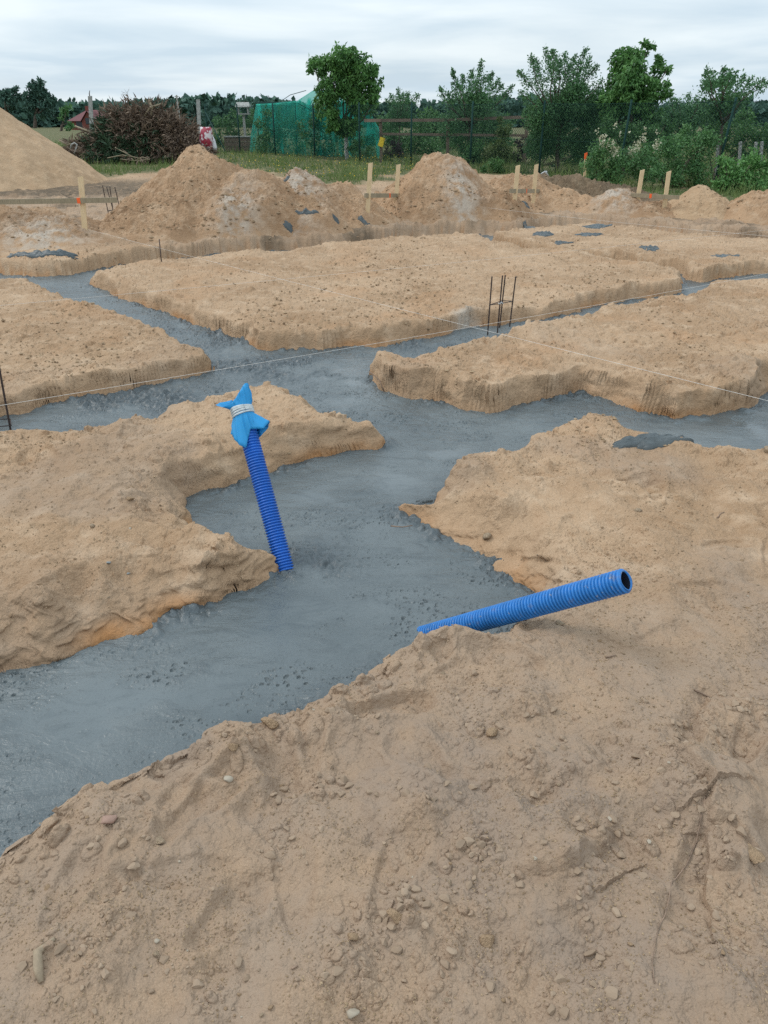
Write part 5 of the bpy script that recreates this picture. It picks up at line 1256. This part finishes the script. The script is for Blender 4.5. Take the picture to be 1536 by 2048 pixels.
for zz_, w_ in ((-.32,.16), (-.2,.19), (.1,.13), (.3,.06)):
    for k in range(na): t = 2*math.pi*k/na; q = 1+.12*math.sin(3*t+zz_*6); vs.append((w_*q*math.cos(t)-.1*zz_, w_*.7*q*math.sin(t), zz_))
mb.add(vs, [(i*na+k, i*na+(k+1) % na, (i+1)*na+(k+1) % na, (i+1)*na+k) for i in range(3) for k in range(na)]+[tuple(range(na-1, -1, -1)), tuple(range(3*na, 4*na))])
tag(mb.build('white_sack', M['sackwhite'], smooth=True, loc=sc2), 'crumpled white plastic sack right behind the printed one', 'sack')
tag(MB().tube([P(u_, v_, Yb-1.6) for u_, v_ in ((141,297), (143,289), (149,286), (154,289), (152,298), (149,307))], .035, 8).build('bent_hose', M['greypost'], smooth=True), 'white bent hose at the left foot of the brush pile', 'hose')
tag(MB().tube([P(u_, v_, 24.5) for u_, v_ in ((1082,348), (1090,343), (1097,352))], .025, 6).tube([P(u_, v_, 24.5) for u_, v_ in ((1094,342), (1088,352))], .02, 6).build('folding_rod', M['wire'], smooth=True), 'bent white metal rod by the fence behind the wide low heap', 'rod')
for k, (px, y1, y2) in enumerate(((1434,285,320), (1479,283,300), (1510,284,302), (1522,283,300))):
    Yq = 25.4; t = P(px+2, y1, Yq); b = P(px-1, y2+30, Yq)
    tag(MB().bar(b, t, .07, .07, (1, 0, 0)).build('vine_post', M['greypost']), ('leaning grey vine post left of the other three', 'grey vine post, second from left at the hedge', 'grey vine post, third from left at the hedge', 'grey vine post nearest the right picture edge')[k], 'post', 'grey vine posts in the hedge')

# ------------------------------------------------------------------ grass
def grass(n, y0, y1, h0, h1, name, label, seed, xlim=1.0, w=.016):
    r = np.random.default_rng(seed); Y = y0+(y1-y0)*r.random(n)**1.6; X = r.uniform(-.62, .62, n)*Y*xlim
    m_ = sdf(VEG, X.astype(F32), Y.astype(F32)) > r.uniform(-.3, 1.2, n); X, Y = X[m_], Y[m_]; n = len(X)
    dn = fbm(X*.55, Y*.55, 61, 3); k = dn > r.uniform(-1.0, .1, n); X, Y, dn = X[k], Y[k], dn[k]; n = len(X)
    z = .2+rise(Y); h = (h0+(h1-h0)*r.random(n)**1.7)*np.clip(.65+dn, .3, 1.5); a = r.uniform(0, 6.28, n); ln = r.normal(0, .3, (n, 2))*h[:, None]
    wx, wy = np.cos(a)*w, np.sin(a)*w
    b0 = np.stack([X-wx, Y-wy, z-.02], -1); b1 = np.stack([X+wx, Y+wy, z-.02], -1); t = np.stack([X+ln[:, 0], Y+ln[:, 1], z+h], -1)
    V = np.stack([b0, b1, t], 1).reshape(-1, 3); me = np_mesh(name, V, np.arange(n*3).reshape(-1, 3), False)
    attr(me, 'tint', np.clip(.36+.5*dn+r.normal(0, .18, n), 0, 1), 'FACE'); return tag(obj(name, me, M['grass']), label, kind='stuff')
grass(120000, 17, 62, .10, .42, 'grass', 'meadow grass between the site and the garden fence', 5)
r = np.random.default_rng(9); n = 420; X = np.concatenate([np.array([P(a, 300, 30).x/30 for a in r.uniform(430, 830, n)])]); Y = r.uniform(25, 38, n); X = X*Y
V, Fq = leaves(np.stack([X, Y, .2+rise(Y)+r.uniform(.18, .42, n)], -1), .034, 1.0)
tag(obj('wildflowers', np_mesh('wildflowers', V, Fq, False), M['yellow']), 'tiny yellow wildflowers in the meadow grass', kind='stuff')
